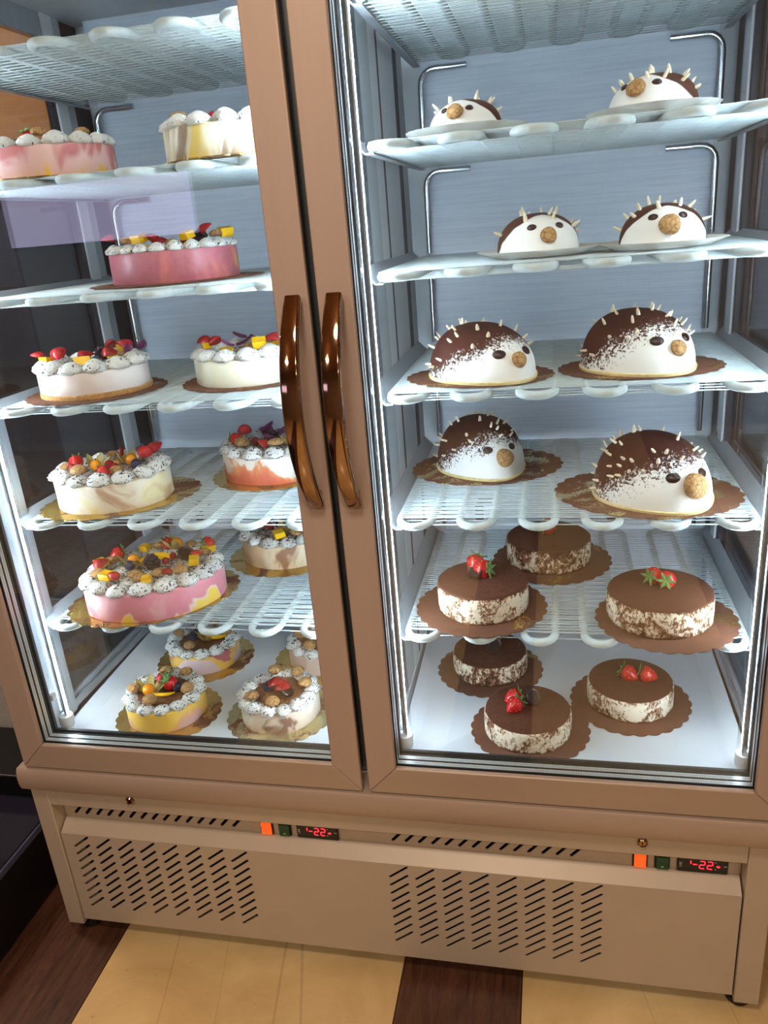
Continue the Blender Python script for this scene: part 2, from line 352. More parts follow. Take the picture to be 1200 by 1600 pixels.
# switches and thermostats
SEG = {'a': (0, 1, 'h'), 'b': (1, .5, 'v'), 'c': (1, -.5, 'v'), 'd': (0, -1, 'h'), 'e': (-1, -.5, 'v'), 'f': (-1, .5, 'v'), 'g': (0, 0, 'h')}
def digit(mb, cx, segs, w=0.0042, h=0.0078, th=0.0016):
    for k in segs:
        px, pz, o = SEG[k]; x = cx + px * w; z = pz * h
        if o == 'h': mb.box((x - w * .8, -.0006, z - th / 2), (x + w * .8, 0, z + th / 2))
        else: mb.box((x - th / 2, -.0006, z - h * .42), (x + th / 2, 0, z + h * .42))
for x0 in (-0.2175, 0.4655):
    for dx, mt, lab in ((0.0, 'orange', 'lit orange rocker switch'), (0.0365, 'green', 'unlit green rocker switch')):
        sw = MB().box((-0.0125, -0.004, -0.015), (0.0125, 0.0, 0.015)).build('rocker_switch', M['black'], FZ, bevel=0.0012, loc=(x0 + dx, 0.0445, 0.302)); sw['label'] = lab
        MB().prism([(-0.0085, -0.0125), (-0.0060, 0.0), (-0.0085, 0.0125), (-0.0035, 0.0125), (-0.0035, -0.0125)], (-0.0098, 0.0098), 'x').build('rocker', M[mt], sw)
        MB().lathe([(0.0012, 0), (0.0021, 0), (0.0021, 0.0004), (0.0012, 0.0004)], 12).build('mark', M['print'], sw, loc=(0, -0.0077, -0.0075), rot=(PI / 2 + .2, 0, 0))
    dp = MB().box((-0.041, -0.006, -0.019), (0.041, 0.0, 0.019)).build('thermostat', M['display'], FZ, bevel=0.004, seg=3, loc=(x0 + 0.1015, 0.0445, 0.3045)); dp['label'] = 'black thermostat with red digits'
    for cx, sg, nm in ((-0.0235, 'b', 'digit_mark'), (-0.0125, 'g', 'minus_sign'), (-0.001, 'abged', 'digit'), (0.0115, 'abged', 'digit')):
        d = MB(); digit(d, cx, sg); d.build(nm, M['red'], dp, loc=(0, -0.0061, 0.0))
    d = MB(); d.box((0.0215, -.0006, -0.0016), (0.0275, 0, 0.0004)); d.box((0.0235, -.0006, -.0028), (0.0255, 0, .0016)); d.build('status_light', M['red'], dp, loc=(0, -0.0061, -0.001))
    d = MB(); d.box((0.033, -.0005, -0.0006), (0.0385, 0, 0.0006)); d.box((0.019, -.0005, -0.0086), (0.021, 0, -.0070)); d.box((0.019, -.0005, 0.0065), (0.0215, 0, .0075)); d.build('key_marks', M['print'], dp, loc=(0, -0.0061, 0.0))
    link('maker_letters', text_mesh('LAE', 0.0065, M['print'], 'maker_letters'), dp, (-0.0355, -0.0064, -0.002), (PI / 2, -PI / 2, 0))

# --- shell
ZT = 1.86
MB().box((-XO, 0.055, ZT), (XO, 0.70, ZT + 0.10)).build('roof', M['alu'], FZ)
MB().box((-XO, 0.0, ZT - 0.005), (XO, 0.055, ZT + 0.10)).build('header', M['frame'], FZ, bevel=0.003)
MB().box((-XO + .003, 0.66, 0.388), (XO - .003, 0.70, ZT)).build('rear_wall', M['panelgrey'], FZ)
ZF = 0.452       # tray floor
CX = (-0.3436, 0.3476)
for ci, cx in enumerate(CX):
    MB().box((cx - 0.272, 0.628, 0.47), (cx + 0.268, 0.636, 1.80)).build('back_panel', M['back'], FZ)
    # tray with sloped edges
    a0, a1, b0, b1 = cx - 0.306, cx + 0.300, cx - 0.275, cx + 0.272
    z1 = ZF + 0.030
    tv = [(a0, .060, z1 - .02), (a1, .060, z1 - .02), (a1, .655, z1), (a0, .655, z1), (b0, .078, ZF), (b1, .078, ZF), (b1, .615, ZF), (b0, .615, ZF),
          (a0, .060, .40), (a1, .060, .40), (a1, .655, .40), (a0, .655, .40)]
    MB().add(tv, [(4, 5, 6, 7), (0, 1, 5, 4), (1, 2, 6, 5), (2, 3, 7, 6), (3, 0, 4, 7), (0, 8, 9, 1), (1, 9, 10, 2), (2, 10, 11, 3), (3, 11, 8, 0), (8, 11, 10, 9)]).build('floor_tray', M['tray'], FZ, bevel=0.004, seg=3)
    # upright pipes at the rear corners with a bend under each shelf
    for sgn in (-1, 1):
        px = cx + sgn * 0.272
        for k, (za, zb) in enumerate(((0.70, 0.885), (0.91, 1.094), (1.12, 1.276), (1.30, 1.452), (1.475, 1.632))):
            pts = [(px, 0.612, za), (px, 0.612, zb - 0.026)] + [(px - sgn * 0.028 * (1 - math.cos(a)), 0.612, zb - 0.026 + 0.028 * math.sin(a)) for a in (0.4, 0.8, 1.2, PI / 2)] + [(px - sgn * 0.09, 0.612, zb + 0.002)]
            MB().sweep(pts, (0.0058, 10), up=(0, 1, 0)).build('coolant_pipe', M['chrome'], FZ, True)
for cx in CX:
    for dx in (-0.19, 0.10):
        MB().sweep([(cx + dx, 0.606, 0.715), (cx + dx, 0.606, 0.745), (cx + dx + .006, 0.606, 0.758), (cx + dx + .03, 0.606, 0.762)], (0.010, 12), up=(0, 1, 0)).build('pipe_sleeve', M['black'], FZ, True)
# side walls: aluminium front post, glass, white rear post, grey end strip
def side_wall(X, s):     # s points into the compartment
    def bx(name, y0, y1, z0, z1, mat, d0=0.0, d1=0.012, bev=0.001):
        return MB().box((X + s * d0, y0, z0), (X + s * d1, y1, z1)).build(name, M[mat], FZ, bevel=bev)
    bx('front_liner', 0.0555, 0.104, 0.44, 1.80, 'alu', -0.004, 0.006)
    bx('front_post', 0.104, 0.142, 0.475, 1.80, 'alu', -0.004, 0.016)
    bx('side_sill', 0.142, 0.52, 0.478, 0.496, 'alu', -0.004, 0.012); bx('side_bead', 0.142, 0.52, 0.4965, 0.506, 'rail', -0.004, 0.006)
    bx('side_head', 0.142, 0.52, 1.755, 1.80, 'alu', -0.004, 0.012)
    bx('side_pane', 0.142, 0.512, 0.506, 1.755, 'sideglass', -0.003, 0.001, 0)
    bx('rear_gasket', 0.510, 0.524, 0.478, 1.80, 'dark', -0.004, 0.010)
    bx('rear_post', 0.524, 0.560, 0.478, 1.80, 'white', -0.004, 0.014)
    bx('end_strip', 0.560, 0.592, 0.478, 1.80, 'panelgrey', -0.004, 0.010)
    bx('end_gasket', 0.592, 0.660, 0.478, 1.80, 'dark', -0.004, 0.006)
side_wall(-0.658, 1); side_wall(0.660, -1)
for x0, x1 in ((-0.692, -0.664), (0.666, 0.692)):
    MB().box((x0, 0.055, 0.388), (x1, 0.10, ZT)).build('corner_post', M['frame'], FZ, bevel=0.003)
    MB().box((x0, 0.56, 0.388), (x1, 0.70, ZT)).build('corner_post', M['frame'], FZ, bevel=0.003)
    MB().box((x0, 0.10, 0.388), (x1, 0.56, 0.47)).build('side_skirt', M['frame'], FZ)
    MB().box((x0, 0.10, 1.80), (x1, 0.56, ZT)).build('side_crown', M['frame'], FZ)
# centre partition
def bxp(name, a, b, mat, bev=0.001): return MB().box(a, b).build(name, M[mat], FZ, bevel=bev)
bxp('partition_post', (-0.036, 0.058, 0.44), (0.036, 0.10, 1.82), 'alu')
for s in (-1, 1):
    X = s * 0.030
    for nm, y0, y1, mt in (('partition_strip', 0.10, 0.150, 'rail'), ('partition_pane', 0.150, 0.262, 'sideglass'), ('partition_panel', 0.262, 0.345, 'panelgrey'), ('partition_panel', 0.346, 0.405, 'white'), ('partition_gasket', 0.405, 0.420, 'dark'), ('partition_panel', 0.420, 0.560, 'white'), ('partition_gasket', 0.560, 0.600, 'dark'), ('partition_strip', 0.600, 0.66, 'panelgrey')):
        MB().box((X - 0.003, y0, 0.478), (X + 0.003, y1, 1.80)).build(nm, M[mt], FZ)
    MB().box((X - 0.006, 0.10, 0.40), (X + 0.006, 0.66, 0.4775)).build('partition_foot', M['tray'], FZ)
MB().box((-0.655, 0.06, 1.80), (0.655, 0.66, 1.815)).build('inner_ceiling', M['panelgrey'], FZ)
# --- light tubes in the four front corners
for lx, s in ((-0.624, 1), (-0.058, -1), (0.060, 1), (0.626, -1)):
    tb = MB().lathe([(0.0125, 0.0), (0.0125, 1.29)], 20, cap=False).build('light_tube', M['tube'], FZ, True, loc=(lx, 0.080, 0.488))
    for nm, ang, mt in (('led_strip', 1.15, 'led'), ('led_strip', 0.25, 'led_back_fill')):      # one row faces across; the added rear row brightens the back panel
        c_, s_ = math.sin(ang) * s, math.cos(ang)
        MB().box((-0.0042, 0.0012, 0.02), (0.0042, 0.0026, 1.285)).build(nm, M[mt], tb, rot=(0, 0, -s * ang), loc=(c_ * .003, s_ * .003, 0))
        MB().box((-0.0052, -0.0016, 0.018), (0.0052, 0.0010, 1.287)).build('strip_back', M['alu'], tb, rot=(0, 0, -s * ang), loc=(c_ * .003, s_ * .003, 0))
    MB().lathe([(0.0130, -0.006), (0.0142, 0.0), (0.0142, 0.014), (0.0128, 0.018)], 18).build('end_cap', M['white'], tb, True)
    MB().box((-0.004, -0.012, 0.06), (0.004, 0.0, 0.072)).build('clip', M['white'], tb, loc=(s * -0.010, -0.004, 0))
# --- evaporator shelves
SH = {'0': 1.6427, '1': 1.4627, '2': 1.2867, '3': 1.1053, '4': 0.8961, '5': 0.6883}
RB = 0.0265; P = 0.0996
pts = [(-2.5 * P - RB, 0.575, 0)]
for k in range(6):
    xc = (k - 2.5) * P
    pts.append((xc - RB, 0.13, 0))
    for a in range(1, 9): t_ = PI * a / 9; pts.append((xc - RB * math.cos(t_), 0.13 - 0.034 * math.sin(t_), 0))
    pts.append((xc + RB, 0.13, 0))
    if k < 5:
        xm = xc + P / 2; rr = P / 2 - RB
        pts.append((xc + RB, 0.560, 0))
        for a in range(1, 8): t_ = PI * a / 8; pts.append((xm - rr * math.cos(t_), 0.560 + 0.026 * math.sin(t_), 0))
        pts.append((xm + rr, 0.560, 0))
    else: pts.append((xc + RB, 0.575, 0))
coil_me = MB().sweep(pts, (0.0066, 10)).mesh('shelf_coil', M['coil'], True)
wm = MB()
for k in range(50):
    y = 0.122 + k * 0.00935
    for z in ((0.0062, -0.0062) if k % 2 == 0 else (0.0062,)): wm.sweep([(-0.279, y, z), (0.279, y, z)], (0.0011, 6))
wire_me = wm.mesh('shelf_wires', M['wire'], True)
def rail_mesh(s):
    m = MB(); y0, y1 = 0.108, 0.600
    m.prism([(s * 0.270, -0.0100), (s * 0.282, -0.0100), (s * 0.3065, 0.0140), (s * 0.3055, 0.0158), (s * 0.2815, -0.0082), (s * 0.270, -0.0082)], (y0, y1), 'y')
    return m.mesh('support_rail', M['rail'])
rails = [rail_mesh(-1), rail_mesh(1)]
for ci, cx in enumerate(CX):
    for k, z in SH.items():
        sh = link('shelf_coil', coil_me, FZ, (cx, 0, z + 0.004))
        ww = link('shelf_wires', wire_me, sh); ww['kind'] = 'stuff'
        for rme in rails: link('support_rail', rme, sh)
ZS = {k: z + 0.0123 for k, z in SH.items()}; ZS['T'] = ZF
# --- doors
def door(x0, x1, hx):
    zb, zt = 0.4412, 1.853; ws = 0.0505; zr = 0.4942; ri = zt - 0.055
    y0, y1 = -0.001, 0.0095
    d = MB(); e_ = 0.0068; o_ = 0.010; ya, yb = 0.0096, 0.054
    X0, X1, Z0, Z1 = x0 + ws - e_, x1 - ws + e_, zr - e_, ri + e_
    d.box((x0 + o_, ya, zb + o_), (x1 - o_, yb, Z0)); d.box((x0 + o_, ya, Z1), (x1 - o_, yb, zt - o_))
    d.box((x0 + o_, ya, Z0), (X0, yb, Z1)); d.box((X1, ya, Z0), (x1 - o_, yb, Z1))
    D = d.build('door', M['black'], FZ); D['label'] = 'hinged glass door in a mitred bronze frame'
    g = 0.0002
    def member(name, poly, mat):
        MB().prism(poly, (y0, y1), 'y').build(name, M[mat], D, bevel=0.0022, seg=3)
    xi0, xi1 = x0 + ws, x1 - ws
    member('stile', [(x0, zb + g), (xi0, zr + g), (xi0, ri - g), (x0, zt - g)], 'frame')
    member('stile', [(x1, zb + g), (x1, zt - g), (xi1, ri - g), (xi1, zr + g)], 'frame')
    member('rail', [(x0 + g, zb), (x1 - g, zb), (xi1 - g, zr), (xi0 + g, zr)], 'sill')
    member('rail', [(x0 + g, zt), (xi0 + g, ri), (xi1 - g, ri), (x1 - g, zt)], 'sill')
    e = 0.0062
    for y in (0.0118, 0.0382):
        MB().box((xi0 - e, y - 0.0016, zr - e), (xi1 + e, y + 0.0016, ri + e)).build('glass_pane', M['glass'], D)
    # warm edge spacers between the panes, black seals either side
    t0, t1 = -0.0055, 0.0006
    for yc in (0.0182, 0.0312):
        for (a, b) in (((xi0 + t0, zr + t0), (xi1 - t0, zr + t1)), ((xi0 + t0, ri - t1), (xi1 - t0, ri - t0)), ((xi0 + t0, zr + t1), (xi0 + t1, ri - t1)), ((xi1 - t1, zr + t1), (xi1 - t0, ri - t1))):
            mx, mz = (a[0] + b[0]) / 2, (a[1] + b[1]) / 2
            MB().box((a[0] - mx, -0.0046, a[1] - mz), (b[0] - mx, 0.0046, b[1] - mz)).build('spacer_bar', M['spacer'], D, loc=(mx, yc, mz))
    sl = MB(); q = 0.0012
    for yc in (0.0118, 0.0247, 0.0385, 0.0500):
        h = 0.0013 if yc < .04 else 0.003
        sl.box((xi0 + t0, yc - h, zr + t0), (xi1 - t0, yc + h, zr + q)); sl.box((xi0 + t0, yc - h, ri - q), (xi1 - t0, yc + h, ri - t0))
        sl.box((xi0 + t0, yc - h, zr + q), (xi0 + q, yc + h, ri - q)); sl.box((xi1 - q, yc - h, zr + q), (xi1 - t0, yc + h, ri - q))
    sl.build('seal', M['black'], D)
    # bowed handle
    zc, hh = 1.130, 0.150; pts = []
    for i in range(25):
        u = -1 + 2 * i / 24; zz = zc + u * hh; yy = -0.0085 - 0.058 * (1 - abs(u) ** 2.2); pts.append((hx, yy, zz))
    sec = []
    for sx_, sy_ in ((1, 1), (-1, 1), (-1, -1), (1, -1)):
        for a in (0, 0.5, 1.0): 
            t_ = math.atan2(sy_, sx_) + (a - 0.5) * PI / 2; sec.append((sx_ * 0.0090 + 0.0030 * math.cos(t_), sy_ * 0.0035 + 0.0030 * math.sin(t_)))
    mb = MB(); mb.sweep(pts, sec, up=(0, 1, 0))
    n = len(sec)
    for i in range(25):     # taper towards both ends
        u = abs(-1 + 2 * i / 24); f = 1.12 - 0.20 * u ** 3
        for j in range(n):
            x, y, z = mb.v[i * n + j]; mb.v[i * n + j] = (hx + (x - hx) * f, y, z)
    H = mb.build('handle', M['gold'], D, True, 50)
    for zz in (zc - hh + 0.014, zc + hh - 0.014):
        MB().lathe([(0.008, 0.0), (0.008, 0.012)], 16).build('handle_mount', M['gold'], H, True, loc=(hx, -0.0005, zz), rot=(PI / 2, 0, 0))
    return D
door(-0.678, -0.0062, -0.0255); door(0.0062, 0.676, 0.033)

# ------------------------------------------------------------------ food materials
COCOA = lin((84, 50, 36)); COCOA_D = lin((56, 32, 24)); CREAM = lin((232, 234, 228))
def gold_board(name, dust, seed, base=(206, 172, 98)):
    t = NT(name); v = t.coord(loc=(seed, seed * .7, 0)); n1 = t.noise(v, 14, 3, 0.6, 0.6); n2 = t.noise(v, 330, 3, 0.7)
    f = t.math('ADD', t.math('MULTIPLY', n1, 1.4), t.math('MULTIPLY', n2, 0.8))
    f = t.math('GREATER_THAN', f, 1.62 - dust)
    n3 = t.noise(v, 26, 3); cc = t.mix(n3, COCOA, lin((118, 74, 48)))
    t.l(f, t.b.inputs['Roughness'])
    mt = t.math('MULTIPLY', t.math('SUBTRACT', 1.0, f), 0.75)
    t.fin(t.mix(f, lin(base), cc), t.math('ADD', t.math('MULTIPLY', f, 0.6), 0.26))
    t.l(mt, t.b.inputs['Metallic'])
    return t.m
BOARD = {'heavy': gold_board('gold_board_cocoa_covered', 0.74, 3.1), 'mid': gold_board('gold_board_half_dusted', 0.40, 7.7), 'light': gold_board('gold_board_lightly_dusted', 0.36, 1.3), 'brown': gold_board('bronze_board', 0.70, 5.2, (170, 128, 78))}
BOARD['half'] = gold_board('pale_board_half_cocoa', 0.58, 6.4, (222, 206, 152))
BOARD['pale'] = gold_board('pale_board_dusted', 0.42, 9.4, (222, 208, 160))
def cream_mat(name, speck, seed, k=1.0):     # k: pattern scale, 1 for the unit-sized rosettes
    t = NT(name); v = t.coord(loc=(seed, 0, 0)); n = t.noise(v, 5.5 * k, 2, 0.6); g = t.noise(v, 1.3 * k, 2)
    f = t.math('GREATER_THAN', t.math('ADD', n, t.math('MULTIPLY', g, 0.5)), 1.0 - speck)
    t.bump(t.noise(v, 3.0 * k, 3), 0.3, 0.06 / k)
    return t.fin(t.mix(f, CREAM, COCOA_D), 0.5)
CR = [cream_mat('whipped_cream', 0.05, 1), cream_mat('whipped_cream_dusted', 0.10, 2), cream_mat('whipped_cream_specked', 0.165, 5)]
def swirl(name, stops, scale=11, zf=0.6, zk=0.0, seed=0.0, dist=1.6, speck=0.0, h=0.05, rough=0.38):
    t = NT(name); v = t.coord(loc=(seed, seed * 1.7, seed * .3), scale=(1, 1, zf)); n = t.noise(v, scale, 3, 0.5, dist); n = t.math('ADD', t.math('MULTIPLY', t.math('SUBTRACT', n, 0.5), 1.9), 0.5)
    z = t.math('MULTIPLY', t.math('DIVIDE', t.sep()[2], h), zk)
    f = t.math('ADD', n, z)
    c = t.ramp(f, [(p, lin(c)) for p, c in stops])
    v2 = t.coord(loc=(seed, 2, 2)); m = t.noise(v2, 90, 3)
    c = t.mix(t.math('MULTIPLY', m, 0.14), c, (0.9, 0.88, 0.84, 1))
    if speck:
        s_ = t.math('GREATER_THAN', t.noise(v2, 260, 2), 0.80 - speck); c = t.mix(s_, c, lin((70, 40, 30)))
    t.bump(t.noise(v2, 160, 3), 0.2, 0.001)
    return t.fin(c, rough)
def cocoa_side(name, seed, bal):
    t = NT(name); v = t.coord(loc=(seed, 0, seed), scale=(1, 1, 0.8)); a = t.noise(v, 30, 4, 0.65, 1.0); b = t.noise(v, 190, 3, 0.7, 0.5)
    z = t.math('DIVIDE', t.sep()[2], 0.05)
    edge = t.math('MULTIPLY', t.math('POWER', t.math('MULTIPLY', t.math('SUBTRACT', z, 0.5, ), 2.0), 6.0), 0.16)
    f = t.math('ADD', t.math('ADD', t.math('MULTIPLY', a, 0.55), t.math('MULTIPLY', b, 0.45)), edge)
    top = t.math('GREATER_THAN', z, 0.955)
    f = t.math('ADD', f, top)
    c = t.ramp(f, [(0.47 + bal, lin((236, 224, 200))), (0.53 + bal, lin((150, 108, 76))), (0.60 + bal, lin((70, 40, 28))), (1.0, lin((92, 57, 42)))])
    t.bump(b, 0.3, 0.0015)
    return t.fin(c, 0.85, spec=0.2)
def cocoa_top():
    t = NT('cocoa_powder'); v = t.coord(); n = t.noise(v, 240, 4, 0.7)
    t.bump(n, 0.35, 0.0012)
    return t.fin(t.ramp(n, [(0.3, lin((80, 48, 35))), (0.7, lin((104, 66, 48)))]), 0.92, spec=0.15)
M['cocoa'] = cocoa_top()
def berry(name, c, c2):
    t = NT(name); vo = t.n('ShaderNodeTexVoronoi'); t.l(t.coord(), vo.inputs['Vector']); vo.inputs['Scale'].default_value = 260
    f = t.math('LESS_THAN', vo.outputs['Distance'], 0.22); t.bump(vo.outputs['Distance'], 0.4, 0.001)
    return t.fin(t.mix(f, lin(c), lin(c2)), 0.25)
M['berry'] = berry('strawberry_skin', (186, 24, 30), (222, 150, 70))
M['flesh'] = plain('strawberry_flesh', (172, 34, 36), 0.25, 0, 0.4, 90)
M['leaf'] = plain('strawberry_leaf', (96, 132, 66), 0.5, 0, 0.3, 120)
M['mango'] = plain('mango', (244, 190, 24), 0.28, 0, 0.10, 60)
M['physalis'] = plain('physalis_berry', (240, 150, 20), 0.18, 0, 0.12, 60)
M['husk'] = plain('physalis_husk', (176, 160, 92), 0.6, 0, 0.25, 120)
t = NT('amaretti_crust'); v = t.coord(); vo = t.n('ShaderNodeTexVoronoi', feature='DISTANCE_TO_EDGE'); t.l(v, vo.inputs['Vector']); vo.inputs['Scale'].default_value = 150
nn = t.noise(v, 300, 3); t.bump(t.math('ADD', vo.outputs['Distance'], nn), 0.7, 0.002)
M['amaretti'] = t.fin(t.ramp(t.math('ADD', t.math('MULTIPLY', vo.outputs['Distance'], 0.7), t.math('MULTIPLY', nn, 0.5)), [(0.16, lin((116, 78, 42))), (0.40, lin((188, 146, 92)))]), 0.7)
M['blackberry'] = plain('blackberry', (34, 20, 34), 0.22, 0, 0.3, 90)
M['blueberry'] = plain('blueberry', (46, 50, 74), 0.45, 0, 0.2, 80)
M['currant'] = plain('red_currant', (150, 16, 34), 0.14, 0, 0.2, 60)
M['choc'] = plain('dark_chocolate', (46, 28, 22), 0.28, 0, 0.1, 60)
M['petal'] = plain('purple_petal', (120, 52, 98), 0.4, 0, 0.3, 60)
M['almond'] = plain('almond', (246, 232, 200), 0.5, 0, 0.12, 120)
M['sponge'] = plain('sponge_base', (230, 212, 156), 0.75, 0, 0.12, 120, 0.4)
M['crumb'] = plain('biscuit_base', (186, 140, 84), 0.8, 0, 0.3, 200, 0.5)
M['plate'] = plain('white_paper_plate', (226, 224, 214), 0.6, 0, 0.05, 60)

# ------------------------------------------------------------------ topping shapes (made once, shared)
rnd = random.Random(11)
def spiral_blob(seed, R=1.0, H=1.12):
    r_ = random.Random(seed); ph = r_.random() * 6; tw = 5.0; m = MB(); n = 22
    prof = [(0.80, 0.0), (0.97, 0.12), (1.0, 0.26), (0.93, 0.42), (0.80, 0.54), (0.62, 0.66), (0.40, 0.77), (0.18, 0.85), (0.02, 0.88)]
    def fn(a, z): return 1 + 0.13 * math.cos(6 * a + tw * z * 3 + ph) + 0.05 * math.sin(2 * a + ph)
    m.lathe([(r * R, z * H) for r, z in prof], n, fn=fn, cap=True); return m
ROS = [[spiral_blob(s).mesh('cream_rosette', c, True) for s in (1, 2, 3)] for c in CR]
def bump_ball(prof, n, fn=None): return MB().lathe(prof, n, fn=fn)
PROT = {}
sb = [(0.02, 0.0), (0.45, 0.06), (0.78, 0.30), (0.86, 0.62), (0.72, 1.05), (0.45, 1.45), (0.16, 1.72), (0.02, 1.78)]
PROT['strawberry'] = MB().lathe([(r * .0125, z * .0125) for r, z in sb], 16).mesh('strawberry', M['berry'], True)
lf = MB()
for k in range(6):
    a = k * PI / 3; c, s_ = math.cos(a), math.sin(a)
    def q(r, o, z): return (r * c - o * s_, r * s_ + o * c, z)
    lf.add([q(0, 0, -.0008), q(.005, .0022, -.0012), q(.0115, 0, -.003), q(.005, -.0022, -.0012), q(0, 0, .0004), q(.005, .0022, .0), q(.0115, 0, -.0022), q(.005, -.0022, .0)],
           [(0, 1, 2, 3), (7, 6, 5, 4), (0, 4, 5, 1), (1, 5, 6, 2), (2, 6, 7, 3), (3, 7, 4, 0)])
PROT['leaves'] = lf.mesh('leaves', M['leaf'])
hb = MB(); N = 12
for (r, z) in sb:
    for k in range(N + 1):
        a = PI * k / N; hb.v.append((r * .0125 * math.cos(a), r * .0125 * math.sin(a), z * .0125))
for j in range(len(sb) - 1):
    for k in range(N): hb.f.append((j * (N + 1) + k, j * (N + 1) + k + 1, (j + 1) * (N + 1) + k + 1, (j + 1) * (N + 1) + k))
    hb.f.append((j * (N + 1), (j + 1) * (N + 1), (j + 1) * (N + 1) + N, j * (N + 1) + N))
PROT['strawberry_half'] = hb.mesh('strawberry_half', M['flesh'], True, 50)
mc = MB().box((-.008, -.0065, 0), (.008, .0065, .0095))
mc.v = [(x * (1 + .12 * math.sin(i * 2.1)), y * (1 + .15 * math.cos(i * 3.3)), z * (1 + .1 * math.sin(i))) for i, (x, y, z) in enumerate(mc.v)]
PROT['mango_cube'] = mc.mesh('mango_cube', M['mango'])
ms = MB(); pts = [(0.034 * math.cos(a), 0.030 * math.sin(a) - .02, 0.006) for a in [0.5 + i * 0.214 for i in range(11)]]
ms.sweep(pts, [(0.0075, 0), (0.003, 0.0045), (-0.006, 0.003), (-0.0075, -0.003), (0.004, -0.0045)])
for i in range(11):
    f = max(0.15, math.sin(PI * (i + .35) / 10.7)) ** 0.7; p = pts[i]
    for j in range(5):
        x, y, z = ms.v[i * 5 + j]; ms.v[i * 5 + j] = (p[0] + (x - p[0]) * f, p[1] + (y - p[1]) * f, p[2] + (z - p[2]) * f)
PROT['mango_slice'] = ms.mesh('mango_slice', M['mango'], True, 50)
PROT['physalis'] = MB().ball(0.0088, (0, 0, 0.0085), 16, 10).mesh('physalis', M['physalis'], True)
hk = MB()
for k in range(4):
    a = k * 0.9 + 2.2; c, s_ = math.cos(a), math.sin(a)
    def q(r, o, z): return (r * c - o * s_, r * s_ + o * c, z)
    hk.add([q(.002, 0, .001), q(.012, .006, .006), q(.018, .005, .014), q(.025, 0, .019), q(.018, -.005, .014), q(.012, -.006, .006), q(.012, 0, .003)], [(0, 6, 1), (1, 6, 3, 2), (3, 6, 5, 4), (0, 5, 6)])
PROT['husk'] = hk.mesh('husk', M['husk'], True)
am = [(0.004, 0.0), (0.0105, 0.0008), (0.0122, 0.0035), (0.0112, 0.0070), (0.0075, 0.0098), (0.003, 0.0110), (0.0002, 0.0112)]
PROT['amaretti_cookie'] = MB().lathe(am, 18, fn=lambda a, z: 1 + .05 * math.sin(3 * a + 1) + .03 * math.sin(7 * a)).mesh('amaretti_cookie', M['amaretti'], True)
bb = MB()
for k in range(26):
    z = 1 - 2 * (k + .5) / 26; a = k * 2.4; r = math.sqrt(1 - z * z); bb.ball(.0036, (.0075 * r * math.cos(a), .0075 * r * math.sin(a), .0105 + .0095 * z), 7, 5)
PROT['blackberry'] = bb.mesh('blackberry', M['blackberry'], True)
PROT['blueberry'] = MB().lathe([(.0005, 0), (.0045, .0008), (.0070, .004), (.0074, .0075), (.0058, .0115), (.0034, .0132), (.0030, .0122), (.0003, .0118)], 16).mesh('blueberry', M['blueberry'], True)
PROT['red_currant'] = MB().ball(0.0062, (0, 0, 0.006), 14, 9).mesh('red_currant', M['currant'], True)
PROT['chocolate_button'] = MB().lathe([(.0108, 0), (.0122, .001), (.0122, .0036), (.0108, .0048), (.0092, .0044), (.0085, .0036), (.0002, .0036)], 24).mesh('chocolate_button', M['choc'], True, 40)
pe = MB(); 
for i in range(6):
    for j in range(5):
        u = i / 5; v_ = (j - 2) / 2; wd = .0075 * math.sin(PI * min(.98, u * .92 + .06)) ** .8
        pe.v.append((u * .022, v_ * wd, .004 + .010 * u * u + .004 * v_ * v_))
for i in range(5):
    for j in range(4): pe.f.append((i * 5 + j, i * 5 + j + 1, (i + 1) * 5 + j + 1, (i + 1) * 5 + j))
PROT['flower_petal'] = pe.mesh('flower_petal', M['petal'], True)
PROT['chocolate_stick'] = MB().box((-.0035, -.0016, 0), (.0035, .0016, .030)).mesh('chocolate_stick', M['currant'])
al = MB().lathe([(.0003, 0), (.0020, .0015), (.0029, .006), (.0027, .012), (.0017, .0165), (.0002, .0185)], 6)
al.v = [(x * 1.2, y * .85, z) for x, y, z in al.v]
ALM = al.mesh('almond_sliver', M['almond'], True)
nb = MB().lathe([(r * .92, z) for r, z in am] , 20)
EYE = MB().lathe([(.0056, -.001), (.0058, .0008), (.0040, .0026), (.0004, .0032)], 14).mesh('eye', M['choc'], True)

def drop(kind, parent, x, y, z, rz=0.0, tilt=0.0, sc=1.0):
    name = {'strawberry_lying': 'strawberry'}.get(kind, kind)
    if kind == 'amaretti_cookie': sc *= 0.86
    lying = kind in ('strawberry_lying',); me = PROT[name]
    rot = (tilt, 0, rz)
    if lying: rot = (PI / 2 + .25, 0, rz); z += 0.0105 * sc
    if kind == 'strawberry': rot = (PI * 0.80 + tilt, 0, rz); z += 0.019 * sc
    if kind == 'strawberry_half': rot = (1.15 + tilt, 0, rz); z += 0.004 * sc
    if kind == 'chocolate_button': rot = (0.9 + tilt, 0, rz); z += 0.010 * sc
    o = link(name, me, parent, (x, y, z), rot, scale=(sc, sc, sc))
    if name == 'strawberry': link('leaves', PROT['leaves'], o)
    if name == 'physalis': link('husk', PROT['husk'], o)
    return o

